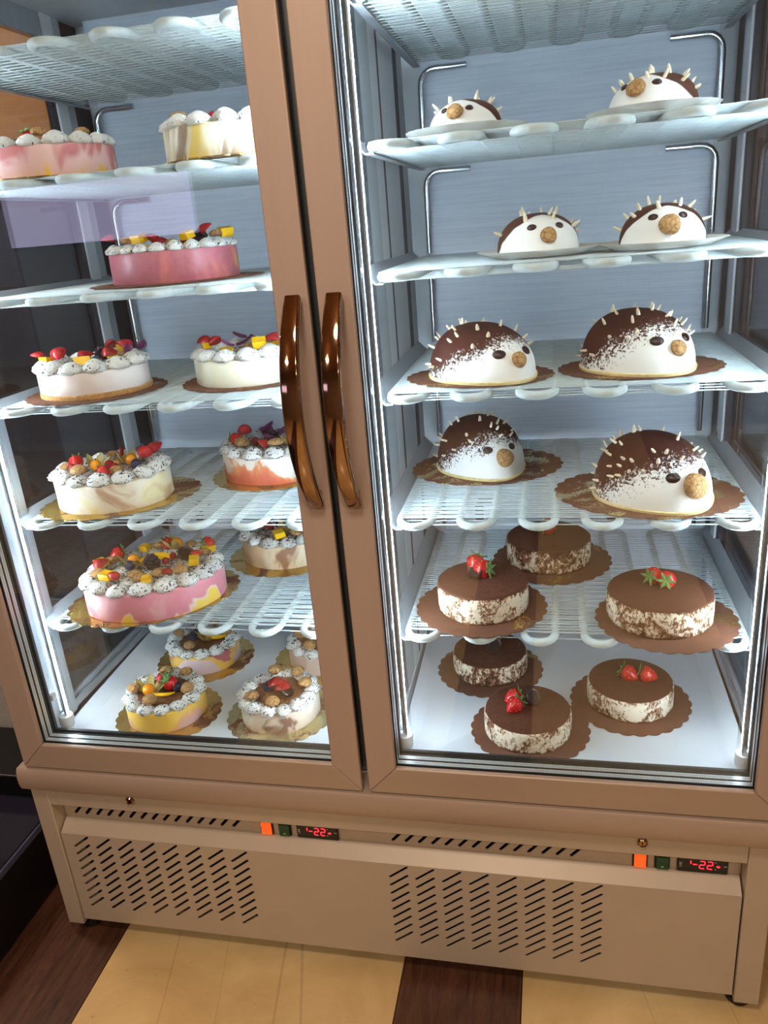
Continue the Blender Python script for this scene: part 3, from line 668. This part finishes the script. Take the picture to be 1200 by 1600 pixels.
# ------------------------------------------------------------------ boards
def board(loc, R, ry, rz, mat, label, lobes=26, seed=0, parent_label=None):
    n = lobes * 6; m = MB(); prof = [(0.0, 0.0006), (0.90, 0.0006), (1.0, 0.0004), (1.0, 0.0016), (0.97, 0.0018), (0.0, 0.0018)]
    rings = []
    for (r, z) in prof:
        if r == 0: rings.append(None); continue
        ring = []
        for k in range(n):
            a = 2 * PI * k / n; sc = 1 + (0.042 * abs(math.sin(a * lobes / 2)) if r > .95 else 0.0); ring.append((r * sc * R * math.cos(a), r * sc * ry * math.sin(a), z))
        rings.append(ring)
    b0 = 0; m.v = [(0, 0, .0006)]; idx = []
    for ring in rings[1:5]: idx.append(len(m.v)); m.v += ring
    top = len(m.v); m.v.append((0, 0, .0018))
    for k in range(n):
        k2 = (k + 1) % n
        m.f.append((0, idx[0] + k2, idx[0] + k)); m.f.append((top, idx[3] + k, idx[3] + k2))
        for a, b in zip(idx[:-1], idx[1:]): m.f.append((a + k, a + k2, b + k2, b + k))
    o = m.build('cake_board', mat, None, True, 30, loc=loc, rot=(0, 0, rz)); tag(o, label, 'cake board', 'cake boards'); return o
BT = 0.0019

# ------------------------------------------------------------------ fruit cakes
def fruit_cake(shelf, x, y, a, b, deg, h, side, label, blabel, cream=1, ring=14, rs=0.0150, top=None, items=(), bR=None, bmat='mid', bdeg=None, boff=(0, 0), base=None, seed=0, fill=0, bRy=None):
    z = ZS[shelf]; r_ = random.Random(seed)
    bd = board((x + boff[0], y + boff[1], z), bR or a * 1.22, bRy or (bR or a * 1.22) * (b / a) ** .7, math.radians(bdeg if bdeg is not None else deg), BOARD[bmat], blabel)
    c = thing('ice_cream_cake', (x, y, z + BT), label, 'cake', 'fruit-topped ice-cream cakes', math.radians(deg))
    pr = [(0.985, 0.0), (1.0, 0.002), (1.0, h * .5), (0.998, h - .004), (0.985, h - .0008), (0.96, h)]
    def fn(t_, zz): return 1 + .006 * math.sin(5 * t_ + seed) + .004 * math.sin(11 * t_)
    m = MB().lathe([(r * a, zz) for r, zz in pr], 72, sy=b / a, fn=fn)
    m.build('cake_body', side, c, True, 50)
    if base: MB().lathe([(1.012 * a, 0.0), (1.02 * a, 0.002), (1.02 * a, 0.0075), (1.0 * a, 0.009)], 72, sy=b / a).build('biscuit_base', base, c, True, 40)
    if top: MB().lathe([(0.80 * a, h - .001), (0.80 * a, h + .003), (0.6 * a, h + .0045), (0.001, h + .005)], 48, sy=b / a).build('top_filling', top, c, True)
    for k in range(ring):
        t_ = 2 * PI * (k + .5) / ring; s1 = rs * (0.93 + .16 * r_.random())
        ra, rb_ = a - rs * .72, b - rs * .72
        link('cream_rosette', ROS[cream][k % 3], c, (ra * math.cos(t_), rb_ * math.sin(t_), h - .0015), (0, 0, r_.random() * 6), scale=(s1, s1, s1 * (.95 + .2 * r_.random())))
    if fill:      # an inner ring of cream as well
        for k in range(fill):
            t_ = 2 * PI * k / fill + .3; s1 = rs * .9
            link('cream_rosette', ROS[cream][k % 3], c, (a * .5 * math.cos(t_), b * .5 * math.sin(t_), h - .0015), (0, 0, r_.random() * 6), scale=(s1, s1, s1 * .8))
    for it in items:
        kind, u, v_ = it[:3]; sc = it[3] if len(it) > 3 else 1.0
        rr = math.hypot(u, v_); zz = h + (0.0150 if rr > .62 else (.0095 if fill else .0045))
        drop(kind, c, u * a * .93, v_ * b * .93, zz, it[4] if len(it) > 4 else r_.random() * 6.28, r_.uniform(-.3, .3), sc * 1.15)
    return c
S = 'strawberry'; SL = 'strawberry_lying'; SHF = 'strawberry_half'; MC = 'mango_cube'; MS = 'mango_slice'; PH = 'physalis'; AM = 'amaretti_cookie'; BK = 'blackberry'; BL = 'blueberry'; RC = 'red_currant'; CB = 'chocolate_button'; PT = 'flower_petal'; CS = 'chocolate_stick'
jam = plain('fruit_jam', (120, 40, 40), 0.3, 0, 0.4, 60); brownfill = plain('nut_filling', (120, 78, 46), 0.6, 0, 0.5, 160, 0.6)
creamfill = cream_mat('cream_filling', 0.24, 3, 55.0)
# shelf one
fruit_cake('1', -0.497, 0.215, 0.112, 0.09, 10, 0.046, swirl('pink_yellow_mousse', [(0.30, (244, 196, 60)), (0.40, (238, 196, 186)), (0.56, (236, 190, 188)), (0.70, (196, 104, 104))], 9, .5, .28, 2.2), 'pink and yellow cake with cream and amaretti, leftmost on the uppermost cake shelf',
    'cake board under the leftmost cake on the uppermost cake shelf', 0, 15, .019, creamfill, [(AM, -.55, -.62), (S, -.05, -.55, .9), (AM, .2, -.68, 1.1), (AM, .72, -.2), (AM, -.85, -.1), (RC, .1, .1), (AM, .4, .5)], bR=.118, bmat='light', seed=1)
fruit_cake('1', -0.170, 0.205, 0.097, 0.097, 0, 0.045, swirl('vanilla_caramel_mousse', [(0.34, (150, 128, 104)), (0.44, (228, 218, 190)), (0.56, (244, 238, 210)), (0.68, (246, 224, 120))], 12, .35, 0, 4.4, speck=.03), 'pale vanilla cake with grey-brown streaks behind the left door stile, uppermost cake shelf',
    'cake board under the grey-streaked vanilla cake on the uppermost cake shelf', 0, 13, .0200, creamfill, [(AM, -.72, -.3, 1.15), (RC, .0, -.6), (AM, .15, -.6), (AM, .6, .3)], bR=.10, bmat='light', seed=2)
# shelf two
fruit_cake('2', -0.332, 0.285, 0.112, 0.092, 8, 0.052, swirl('raspberry_mousse', [(0.28, (236, 186, 60)), (0.40, (214, 120, 104)), (0.52, (190, 92, 98)), (0.66, (174, 82, 96))], 8, .6, .22, 6.1, speck=.03), 'rose-red marbled cake with mango and berries, alone on the second shelf',
    'brown cake board under the rose-red marbled cake, second shelf', 1, 22, .0140, creamfill, [(SHF, -.9, -.2), (AM, -.62, -.45), (MC, -.4, -.5, 1.2), (MS, -.35, -.3, .6), (SHF, -.1, -.5), (AM, .15, -.55, 1.1), (RC, .25, -.1, 1.2), (MC, .42, -.5, 1.1), (RC, .3, .2, 1.1), (SHF, .6, -.3), (BK, .5, 0), (AM, .8, -.1), (MC, .9, .1, 1.3), (MC, .2, .4), (SHF, -.4, .4), (AM, -.7, .3)], bR=.150, bmat='brown', bRy=.118, seed=3)
# shelf three
W1 = swirl('white_cream_mousse', [(0.3, (232, 214, 204)), (0.5, (240, 230, 226)), (0.7, (242, 236, 232))], 7, .5, 0, 3.3)
W2 = swirl('ivory_mousse', [(0.3, (236, 230, 196)), (0.5, (238, 238, 218)), (0.7, (234, 238, 214))], 7, .5, 0, 8.3)
fruit_cake('3', -0.500, 0.230, 0.098, 0.092, 12, 0.046, W1, 'white cake on a biscuit base with red fruit, left on the third shelf', 'cake board under the white cake with a biscuit base, third shelf left', 1, 13, .0205, creamfill,
    [(SHF, -.85, -.2), (MC, -.75, -.4), (SHF, -.5, -.55, 1.2), (SHF, -.3, .1, 1.2), (MC, -.05, -.35, 1.5), (MS, 0, .1, .5), (BL, .2, -.35), (SHF, .4, -.5, 1.1), (MS, .6, -.45, .5), (AM, .65, -.2), (PT, .85, -.3), (SHF, .8, .15, 1.2), (MC, .5, .5, 1.2), (SHF, .2, .7), (PT, .95, .05), (BK, .1, .3)], bR=.122, bmat='brown', base=M['crumb'], seed=4)
fruit_cake('3', -0.222, 0.290, 0.098, 0.094, 0, 0.046, W2, 'plain ivory cake with purple petals and mango beside the left door handle', 'cake board under the plain ivory cake by the door handle', 0, 13, .0200, creamfill,
    [(SHF, -.75, -.1, 1.2), (MC, -.7, -.3), (SHF, -.55, -.35), (PT, -.3, .2, 1.2), (MC, -.25, -.5, 1.1), (PT, .0, -.65, 1.1), (AM, .1, -.1, 1.2), (AM, .0, .2), (PT, .3, .3, 1.2), (MC, .45, -.45, 1.3), (SHF, .6, -.2), (MC, .5, .3, 1.2), (SHF, .8, -.2), (PT, -.2, .6)], bR=.120, bmat='brown', seed=5)
# shelf four
fruit_cake('4', -0.502, 0.222, 0.108, 0.093, 14, 0.054, swirl('marbled_coffee_cream', [(0.22, (196, 160, 128)), (0.40, (234, 222, 198)), (0.55, (242, 234, 216)), (0.72, (240, 228, 176)), (0.88, (204, 164, 128))], 10, 1.3, 0, 1.9, speck=.02), 'coffee-marbled cream cake topped with two physalis, at the left on the fourth shelf', 'gold cocoa-dusted board under the coffee-marbled cake, fourth shelf left', 2, 14, .0205, creamfill,
    [(AM, -.8, -.1), (SL, -.62, .05, 1.1), (AM, -.45, -.5, 1.3), (PH, -.3, .05, 1.05), (RC, -.62, -.3), (SL, -.05, -.5), (RC, .0, 0, 1.3), (AM, .05, .3, 1.2), (AM, .2, -.35, 1.2), (CS, .1, .35, 1.0), (PH, .32, .2, 1.15), (BL, .5, -.15, 1.2), (SHF, .72, .05, 1.25), (SHF, .7, .4, 1.2), (AM, .55, .6), (AM, -.1, .65), (RC, .1, -.1)], bR=.146, bmat='mid', bRy=.110, bdeg=32, boff=(.008, .006), seed=6)
fruit_cake('4', -0.232, 0.372, 0.100, 0.090, 0, 0.054, swirl('red_orange_sorbet', [(0.40, (206, 84, 54)), (0.72, (220, 104, 70)), (0.84, (226, 140, 80)), (0.90, (236, 222, 208)), (1.0, (240, 232, 220))], 7, .6, .62, 5.7), 'orange-red sorbet cake with a white top layer and purple petals, fourth shelf', 'gold cake board under the orange-red sorbet cake', 2, 13, .0195, creamfill,
    [(AM, -.75, -.1, 1.3), (SL, -.78, -.35), (AM, -.5, -.45, 1.3), (SHF, -.65, .25, 1.2), (RC, -.3, -.1, 1.3), (PT, -.2, .2, 1.5), (PT, .0, .3, 1.6), (SHF, .1, -.5, 1.0), (BK, .1, 0, 1.2), (PT, .25, .0, 1.5), (AM, .3, -.55, 1.3), (PH, .5, -.1, 1.2), (BL, .6, .3), (SL, .3, .5), (PT, -.4, .5, 1.5)], bR=.122, bmat='light', seed=7)
# shelf five
fruit_cake('5', -0.451, 0.212, 0.136, 0.106, 20, 0.056, swirl('pink_raspberry_mango', [(0.26, (246, 204, 50)), (0.355, (246, 208, 70)), (0.38, (240, 214, 200)), (0.41, (220, 126, 140)), (0.62, (226, 138, 152)), (0.78, (236, 176, 176))], 7, .7, .22, 1.2, speck=.01), 'large oval pink cake crowded with fruit and amaretti, fifth shelf', 'large scalloped gold board under the big oval pink cake', 2, 17, .0205, creamfill,
    [(SHF, -.86, .02, 1.25, 1.8), (AM, -.78, -.2, 1.2), (MC, -.62, -.42, 1.25), (SHF, -.42, -.62, .9), (MC, .02, -.80, 1.1), (MC, -.80, .30, 1.3), (AM, -.66, .42, 1.1), (SL, -.5, .62, 1.15), (MC, -.18, .86, 1.15), (PH, -.30, .22, 1.2), (PH, .34, .66, 1.25), (MS, .02, .22, 1.1, .3), (BK, .06, -.10, 1.3), (BL, -.34, .02, 1.2), (AM, -.22, -.36, 1.2), (AM, -.12, -.56, 1.2), (AM, .14, -.42, 1.15), (AM, .46, -.40, 1.25), (CB, .52, .12, 1.2), (SL, .14, .86, 1.1), (SL, .78, .46, 1.1), (AM, .04, .92, 1.1), (AM, .55, .74, 1.1), (AM, .80, .22, 1.1), (MC, .86, .34, 1.1), (MC, .66, -.22, 1.25), (SHF, .32, -.72, .9), (SHF, .74, .02, .9), (MS, .5, .5, .6), (RC, .2, .1), (RC, .3, .3)], bR=.164, bmat='mid', bRy=.124, bdeg=28, boff=(-.012, .012), seed=8, fill=5)
fruit_cake('5', -0.250, 0.430, 0.095, 0.085, 0, 0.050, swirl('cappuccino_mousse', [(0.28, (150, 96, 48)), (0.40, (232, 206, 166)), (0.56, (240, 222, 190)), (0.74, (226, 196, 150))], 9, .5, .12, 7.9, speck=.06), 'chocolate-chip cappuccino cake at the back of the fifth shelf by the door stile', 'gold dusted board under the chocolate-chip cappuccino cake', 2, 13, .0185, creamfill,
    [(PH, .0, -.35, 1.1), (AM, .5, -.6, 1.3), (MC, .1, -.75, 1.2), (MC, .15, .2, 1.2), (SHF, -.3, -.1, 1.2), (SHF, .3, .0), (AM, -.6, .3), (BL, -.2, .2)], bR=.124, bmat='mid', seed=9)
# tray
YP = [(0.10, (246, 196, 60)), (0.24, (246, 202, 70)), (0.32, (240, 176, 120)), (0.42, (234, 186, 170)), (0.56, (226, 190, 200))]
fruit_cake('T', -0.469, 0.392, 0.081, 0.079, 0, 0.043, swirl('lilac_mango_mousse', [(0.36, (222, 196, 206)), (0.68, (230, 206, 206)), (0.74, (244, 196, 74)), (0.94, (240, 190, 70)), (1.0, (190, 90, 100))], 7, .7, .58, 3.9), 'small lilac and yellow cake at the back of the tray, left door', 'gold board under the small lilac and yellow cake', 2, 13, .0165, brownfill,
    [(AM, -.78, 0, 1.1), (SL, -.05, .2, 1.0), (PH, .2, .0, 1.1), (BL, -.25, .2, 1.2), (MS, .4, .1, .8), (AM, -.1, -.7, 1.1), (AM, .7, .2, 1.1), (AM, .1, .75), (BL, -.3, -.1)], bR=.108, bmat='mid', seed=10)
fruit_cake('T', -0.462, 0.182, 0.081, 0.079, 0, 0.043, swirl('mango_peach_mousse', YP, 7, .7, -.46, 6.6), 'small yellow mango cake at the left front of the tray', 'gold scalloped board under the small yellow mango cake', 2, 13, .0170, brownfill,
    [(AM, -.25, .72, 1.15), (AM, .35, .7, 1.15), (AM, -.78, -.2, 1.15), (AM, -.05, -.72, 1.25), (AM, .74, -.05, 1.15), (PH, -.35, -.2, 1.25), (S, .12, .0, 1.3), (S, .0, .2, 1.2), (BL, .4, .05, 1.3), (MS, .05, -.2, .7)], bR=.106, bmat='mid', bRy=.100, boff=(.004, -.004), seed=12)
fruit_cake('T', -0.220, 0.200, 0.079, 0.079, 0, 0.043, swirl('hazelnut_cream_mousse', [(0.28, (120, 72, 50)), (0.36, (222, 200, 176)), (0.58, (236, 222, 202)), (0.72, (242, 220, 130)), (0.78, (130, 84, 60))], 9, .5, 0, 2.7, speck=.02), 'small hazelnut cream cake with one split strawberry at the right front of the left tray', 'pale gold board under the small hazelnut cream cake', 2, 14, .0165, brownfill,
    [(AM, -.35, .75, 1.2), (AM, .35, .72, 1.2), (AM, .72, .2, 1.2), (AM, -.55, -.55, 1.2), (AM, .1, -.76, 1.2), (SHF, -.1, .1, 1.5, .6), (SHF, .1, .05, 1.4, .4), (CB, .3, -.2, 1.1), (BL, -.3, .0)], bR=.107, bmat='pale', seed=13)
fruit_cake('T', -0.185, 0.412, 0.080, 0.080, 0, 0.043, swirl('mocha_mousse', [(0.3, (196, 166, 146)), (0.5, (222, 200, 184)), (0.7, (206, 178, 158))], 9, .5, 0, 5.5), 'small mocha cake half hidden by the door stile at the back of the tray', 'gold dusted board under the half-hidden mocha cake', 2, 13, .0170, brownfill,
    [(AM, -.7, -.05, 1.2), (AM, -.2, -.7, 1.2), (SHF, -.1, .0, 1.3), (AM, .3, .7), (BL, .1, -.1)], bR=.112, bmat='mid', seed=14)

# ------------------------------------------------------------------ tiramisu cakes
def tiramisu(shelf, x, y, r, h, label, blabel, items, bR, boff=(0, 0), bal=0.0, seed=0, bm='heavy', rz=0.0):
    z = ZS[shelf]
    board((x + boff[0], y + boff[1], z), bR, bR, seed * .7, BOARD[bm], blabel)
    c = thing('tiramisu_cake', (x, y, z + BT), label, 'cake', 'cocoa-dusted tiramisu cakes', rz)
    pr = [(0.99, 0.0), (1.0, .003), (1.005, h * .5), (1.0, h - .006), (0.985, h - .0015), (0.955, h)]
    MB().lathe([(q * r, zz) for q, zz in pr], 72, fn=lambda a, zz: 1 + .006 * math.sin(4 * a + seed) + .003 * math.sin(13 * a)).build('cake_body', cocoa_side('cocoa_streaked_side_%d' % seed, seed * 2.3, bal), c, True, 50)
    MB().lathe([(0.96 * r, h - .001), (0.965 * r, h + .0003), (0.93 * r, h + .0012), (.001, h + .0022)], 64).build('cocoa_layer', M['cocoa'], c, True)
    for (kind, u, v_, sc, ra) in items:
        drop(kind, c, u * r, v_ * r, h + .0018, ra, 0, sc * 1.22)
    return c
tiramisu('5', .312, .417, .083, .050, 'cocoa cake with strawberries at the back of the fifth shelf', 'cocoa-covered board under the rearmost cocoa cake, fifth shelf', [(SL, -.12, .05, 1.25, 2.2), (SL, .12, .25, 1.15, 4.6)], .114, (.006, -.004), -.02, 1)
tiramisu('5', .196, .211, .081, .051, 'cocoa cake with upright strawberries and a chocolate button, left on the fifth shelf', 'cocoa-covered board under the cocoa cake with a chocolate button, fifth shelf left', [(S, -.10, .34, 1.35, 5.7), (SL, .16, .02, 1.35, 4.3), (CB, -.12, .02, 1.1, 5.6)], .114, (-.003, -.004), .02, 2)
tiramisu('5', .497, .184, .086, .049, 'cocoa cake at the right on the fifth shelf, strawberry tips upward', 'cocoa-dusted gold board under the right-hand cocoa cake, fifth shelf', [(SL, -.18, .16, 1.2, 2.4), (SL, .10, -.04, 1.2, 2.9), (CS, .1, .28, .5, .8)], .112, (.010, -.010), .0, 3)
tiramisu('T', .188, .397, .079, .043, 'cocoa cake in shade at the back left of the right tray', 'cocoa-covered board under the shaded cocoa cake at the tray back', [(SL, -.05, .2, 1.1, 1.2), (SL, .2, .1, 1.1, 4.4), (CB, .12, -.08, 1.1, .2)], .108, (.0, -.004), -.01, 4)
tiramisu('T', .273, .190, .081, .042, 'cocoa cake in the front middle of the right tray with leafy strawberries', 'cocoa-dusted board under the front middle cocoa cake of the tray', [(SL, -.18, .28, 1.2, 5.2), (SL, -.18, -.02, 1.25, 5.6), (CB, .10, .18, 1.1, .9)], .107, (.004, .000), .01, 5)
tiramisu('T', .467, .300, .081, .043, 'cocoa cake at the right of the tray with two strawberries leaf to leaf', 'cocoa-covered board under the right-hand cocoa cake of the tray', [(SL, -.18, .1, 1.25, 1.0), (SL, .22, .04, 1.25, 1.3)], .110, (.0, -.004), .03, 6)

# ------------------------------------------------------------------ hedgehog cakes
def hog_mat(name, seed, powder, L, W, H, face):
    t = NT(name); s = t.sep(); v = t.coord(loc=(seed, 0, 0)); fine = t.noise(v, 230, 3, 0.75); big = t.noise(v, 22, 2)
    x = t.math('DIVIDE', s[0], L); z = t.math('DIVIDE', s[2], H); yy = t.math('DIVIDE', t.math('ABSOLUTE', s[1]), W)
    if powder:
        f = t.math('SUBTRACT', z, t.math('ADD', t.math('MULTIPLY', t.math('MAXIMUM', t.math('ADD', x, 0.02), 0.0), face), 0.06)); f = t.math('ADD', f, t.math('MULTIPLY', t.math('SUBTRACT', fine, 0.5), 1.9)); f = t.math('ADD', f, t.math('MULTIPLY', t.math('SUBTRACT', big, 0.5), 0.6))
        f = t.math('ADD', f, 0.06); fac = t.ramp(f, [(0.0, (0, 0, 0)), (0.16, (1, 1, 1))])
        rough = 0.9; dk, dk2 = lin((54, 27, 21)), lin((80, 42, 31))
    else:
        f = t.math('SUBTRACT', t.math('ADD', t.math('MULTIPLY', z, 0.50), t.math('MULTIPLY', yy, 0.30)), t.math('MULTIPLY', x, face))
        f = t.math('ADD', f, t.math('MULTIPLY', t.math('SUBTRACT', big, 0.5), 0.22))
        fac = t.ramp(f, [(0.30, (0, 0, 0)), (0.33, (1, 1, 1))])
        rough = 0.5; dk, dk2 = lin((66, 38, 28)), lin((88, 54, 40))
    col = t.mix(fac, lin((238, 238, 232)), t.mix(fine, dk, dk2)); t.bump(fine, 0.25, 0.0012)
    return t.fin(col, rough, spec=0.2)
def hedgehog(shelf, x, y, deg, L, W, H, label, blabel, powder, nsp, seed, nose, noseh, bR, bmat, boff=(0, 0), bdeg=None, face=0.8, lift=0.0, rear=0.8, bRy=None, spl=1.0, eyes=(0.62, 0.36, 0.60)):
    z = ZS[shelf]; r_ = random.Random(seed)
    if bmat == 'plate':
        n = 96; prof = [(0.001, 0.001), (0.76, 0.001), (0.80, 0.003), (1.0, 0.010), (1.01, 0.011), (0.80, 0.0045), (0.76, 0.0025), (0.001, 0.0025)]
        o = MB().lathe([(q * bR, zz) for q, zz in prof], n, fn=lambda a, zz: 1 + (.015 * math.cos(a * 24) if zz > .008 else 0)).build('paper_plate', M['plate'], None, True, 40, loc=(x + boff[0], y + boff[1], z)); tag(o, blabel, 'plate', 'paper plates'); zb = z + .0026
    else:
        board((x + boff[0], y + boff[1], z), bR, bRy or bR, math.radians(bdeg or 0), BOARD[bmat], blabel, 26); zb = z + BT
    c = thing('hedgehog_cake', (x, y, zb), label, 'cake', 'hedgehog-shaped cakes', math.radians(deg))
    hb_ = 0.0052
    def foot(a, k=1.0):
        ca, sa = math.cos(a), math.sin(a); Lx = L if ca > 0 else L * rear
        wy = W * (1 - 0.20 * max(0, ca) ** 1.5)
        return (Lx * ca * k, wy * sa * k)
    n = 56; ring = [foot(2 * PI * k / n) for k in range(n)]
    m = MB()
    for zz, kk in ((0, 1.02), (.0040, 1.03), (.0050, 1.015)):
        m.v += [(px * kk, py * kk, zz) for px, py in ring]
    m.f = [(j * n + k, j * n + (k + 1) % n, (j + 1) * n + (k + 1) % n, (j + 1) * n + k) for j in range(2) for k in range(n)] + [tuple(range(n))[::-1], tuple(range(2 * n, 3 * n))]
    m.build('sponge_base', M['sponge'], c, True, 40)
    m = MB(); rows = 18
    def surf(a, e):
        k = math.cos(e) ** 0.86; px, py = foot(a, k); zz = math.sin(e) ** 0.92 * H
        px -= L * 0.07 * math.sin(e) ** 2          # crown sits a little to the rear
        return Vector((px, py, hb_ + zz))
    for j in range(rows):
        e = (PI / 2) * (j / (rows - 0.5)); 
        for k in range(n): m.v.append(tuple(surf(2 * PI * k / n, e)))
    for j in range(rows - 1):
        for k in range(n): m.f.append((j * n + k, j * n + (k + 1) % n, (j + 1) * n + (k + 1) % n, (j + 1) * n + k))
    m.f.append(tuple(range(n))[::-1]); m.f.append(tuple(range((rows - 1) * n, rows * n)))
    m.build('cake_body', hog_mat('hedgehog_icing_%d' % seed, seed * 1.9, powder, L, W, H, face), c, True, 60)
    def normal(a, e):
        p = surf(a, e); d1 = surf(a + .02, e) - p; d2 = surf(a, min(e + .02, 1.55)) - p; q = d1.cross(d2); q.normalize()
        return q if q.dot(p - Vector((0, 0, 0))) > 0 else -q
    # nose and eyes
    e0 = noseh; p = surf(0, e0); nn = normal(0, e0)
    o = link('nose', MB().lathe([(r * nose / .0122, zz * nose / .0122) for r, zz in am], 20, fn=lambda a, zz: 1 + .03 * math.sin(3 * a + seed)).mesh('nose', M['amaretti'], True), c, tuple(p - nn * .002))
    o.rotation_mode = 'QUATERNION'; o.rotation_quaternion = nn.to_track_quat('Z', 'Y')
    ea, spread, eh = eyes
    for s_ in (-1, 1):
        p = surf(s_ * spread, eh); q = normal(s_ * spread, eh)
        o = link('eye', EYE, c, tuple(p - q * .0006), scale=(ea * 1.9, ea * 1.4, 1.3)); o.rotation_mode = 'QUATERNION'; o.rotation_quaternion = q.to_track_quat('Z', 'Y')
    # almond spines over the cocoa part
    placed = 0; tries = 0; pts = []
    while placed < nsp and tries < 4000:
        tries += 1; a = r_.uniform(-PI, PI); e = math.asin(r_.uniform(0.05, 0.985))
        p = surf(a, e)
        zt = (p.z - hb_) / H
        if powder and zt - 0.06 - face * max(0, p.x / L + .02) < 0.0: continue
        if not powder and zt * .85 - p.x / L * face < 0.30: continue
        if any((p - q).length < 0.0115 * (1.25 if nsp < 30 else 1) for q in pts): continue
        pts.append(p); q = normal(a, e); q = (q + Vector((r_.uniform(-.35, .35), r_.uniform(-.35, .35), r_.uniform(-.2, .3)))).normalized()
        o = link('almond_sliver', ALM, c, tuple(p - q * .006 * spl), scale=(spl, spl, spl * r_.uniform(.8, 1.1))); o.rotation_mode = 'QUATERNION'
        o.rotation_quaternion = q.to_track_quat('Z', 'Y') ; placed += 1
    return c
hedgehog('1', .197, .215, -100, .058, .054, .042, 'small white-faced hedgehog cake at the left of the uppermost cake shelf', 'white paper plate under the upper left hedgehog cake', False, 18, 21, .0125, .48, .088, 'plate', spl=.95, face=.62, eyes=(.55, .50, .62))
hedgehog('1', .460, .215, -118, .066, .062, .047, 'small hedgehog cake turned aside at the right of the uppermost cake shelf', 'white paper plate under the upper right hedgehog cake', False, 20, 22, .0135, .50, .090, 'plate', spl=.95, face=.55, eyes=(.62, .55, .66))
hedgehog('2', .300, .250, -75, .066, .064, .055, 'small hedgehog cake with upright almond spines, left on the second right-hand shelf', 'white paper plate under the left hedgehog cake of the second shelf', False, 22, 23, .0125, .38, .094, 'plate', spl=1.05, face=.62, eyes=(.68, .50, .66))
hedgehog('2', .482, .230, -88, .064, .062, .054, 'small hedgehog cake with brownish spines, right on the second right-hand shelf', 'white paper plate under the right hedgehog cake of the second shelf', False, 24, 24, .0155, .42, .092, 'plate', spl=1.05, face=.60, eyes=(.70, .52, .70))
hedgehog('3', .206, .230, -52, .112, .083, .078, 'cocoa hedgehog cake with a small nose, at the left on the third shelf', 'cocoa-strewn board under the left hedgehog cake of the third shelf', True, 42, 25, .0126, .36, .118, 'heavy', (-.003, -.006), spl=.92, bRy=.095, bdeg=-10, face=0.92, eyes=(.95, .42, .50))
hedgehog('3', .452, .248, -60, .108, .086, .084, 'cocoa hedgehog cake at the right on the third shelf', 'cocoa-strewn board under the right hedgehog cake of the third shelf', True, 44, 26, .0128, .38, .124, 'heavy', (.006, -.004), spl=.92, bRy=.10, face=0.92, eyes=(.95, .42, .54))
hedgehog('4', .184, .393, -60, .110, .082, .092, 'cocoa hedgehog cake with a large nose, at the left on the fourth shelf', 'half-dusted board under the left hedgehog cake of the fourth shelf', True, 42, 27, .0172, .36, .140, 'half', (.012, .0), spl=.92, bRy=.115, bdeg=10, face=0.92, eyes=(.85, .42, .54))
hedgehog('4', .480, .226, -62, .116, .092, .096, 'largest cocoa hedgehog cake with a big nose, front right on the fourth shelf', 'wide pale board under the largest hedgehog cake, fourth shelf', True, 46, 28, .0208, .36, .146, 'half', (-.006, .004), spl=.95, bRy=.120, bdeg=-12, face=0.92, eyes=(1.0, .40, .52))
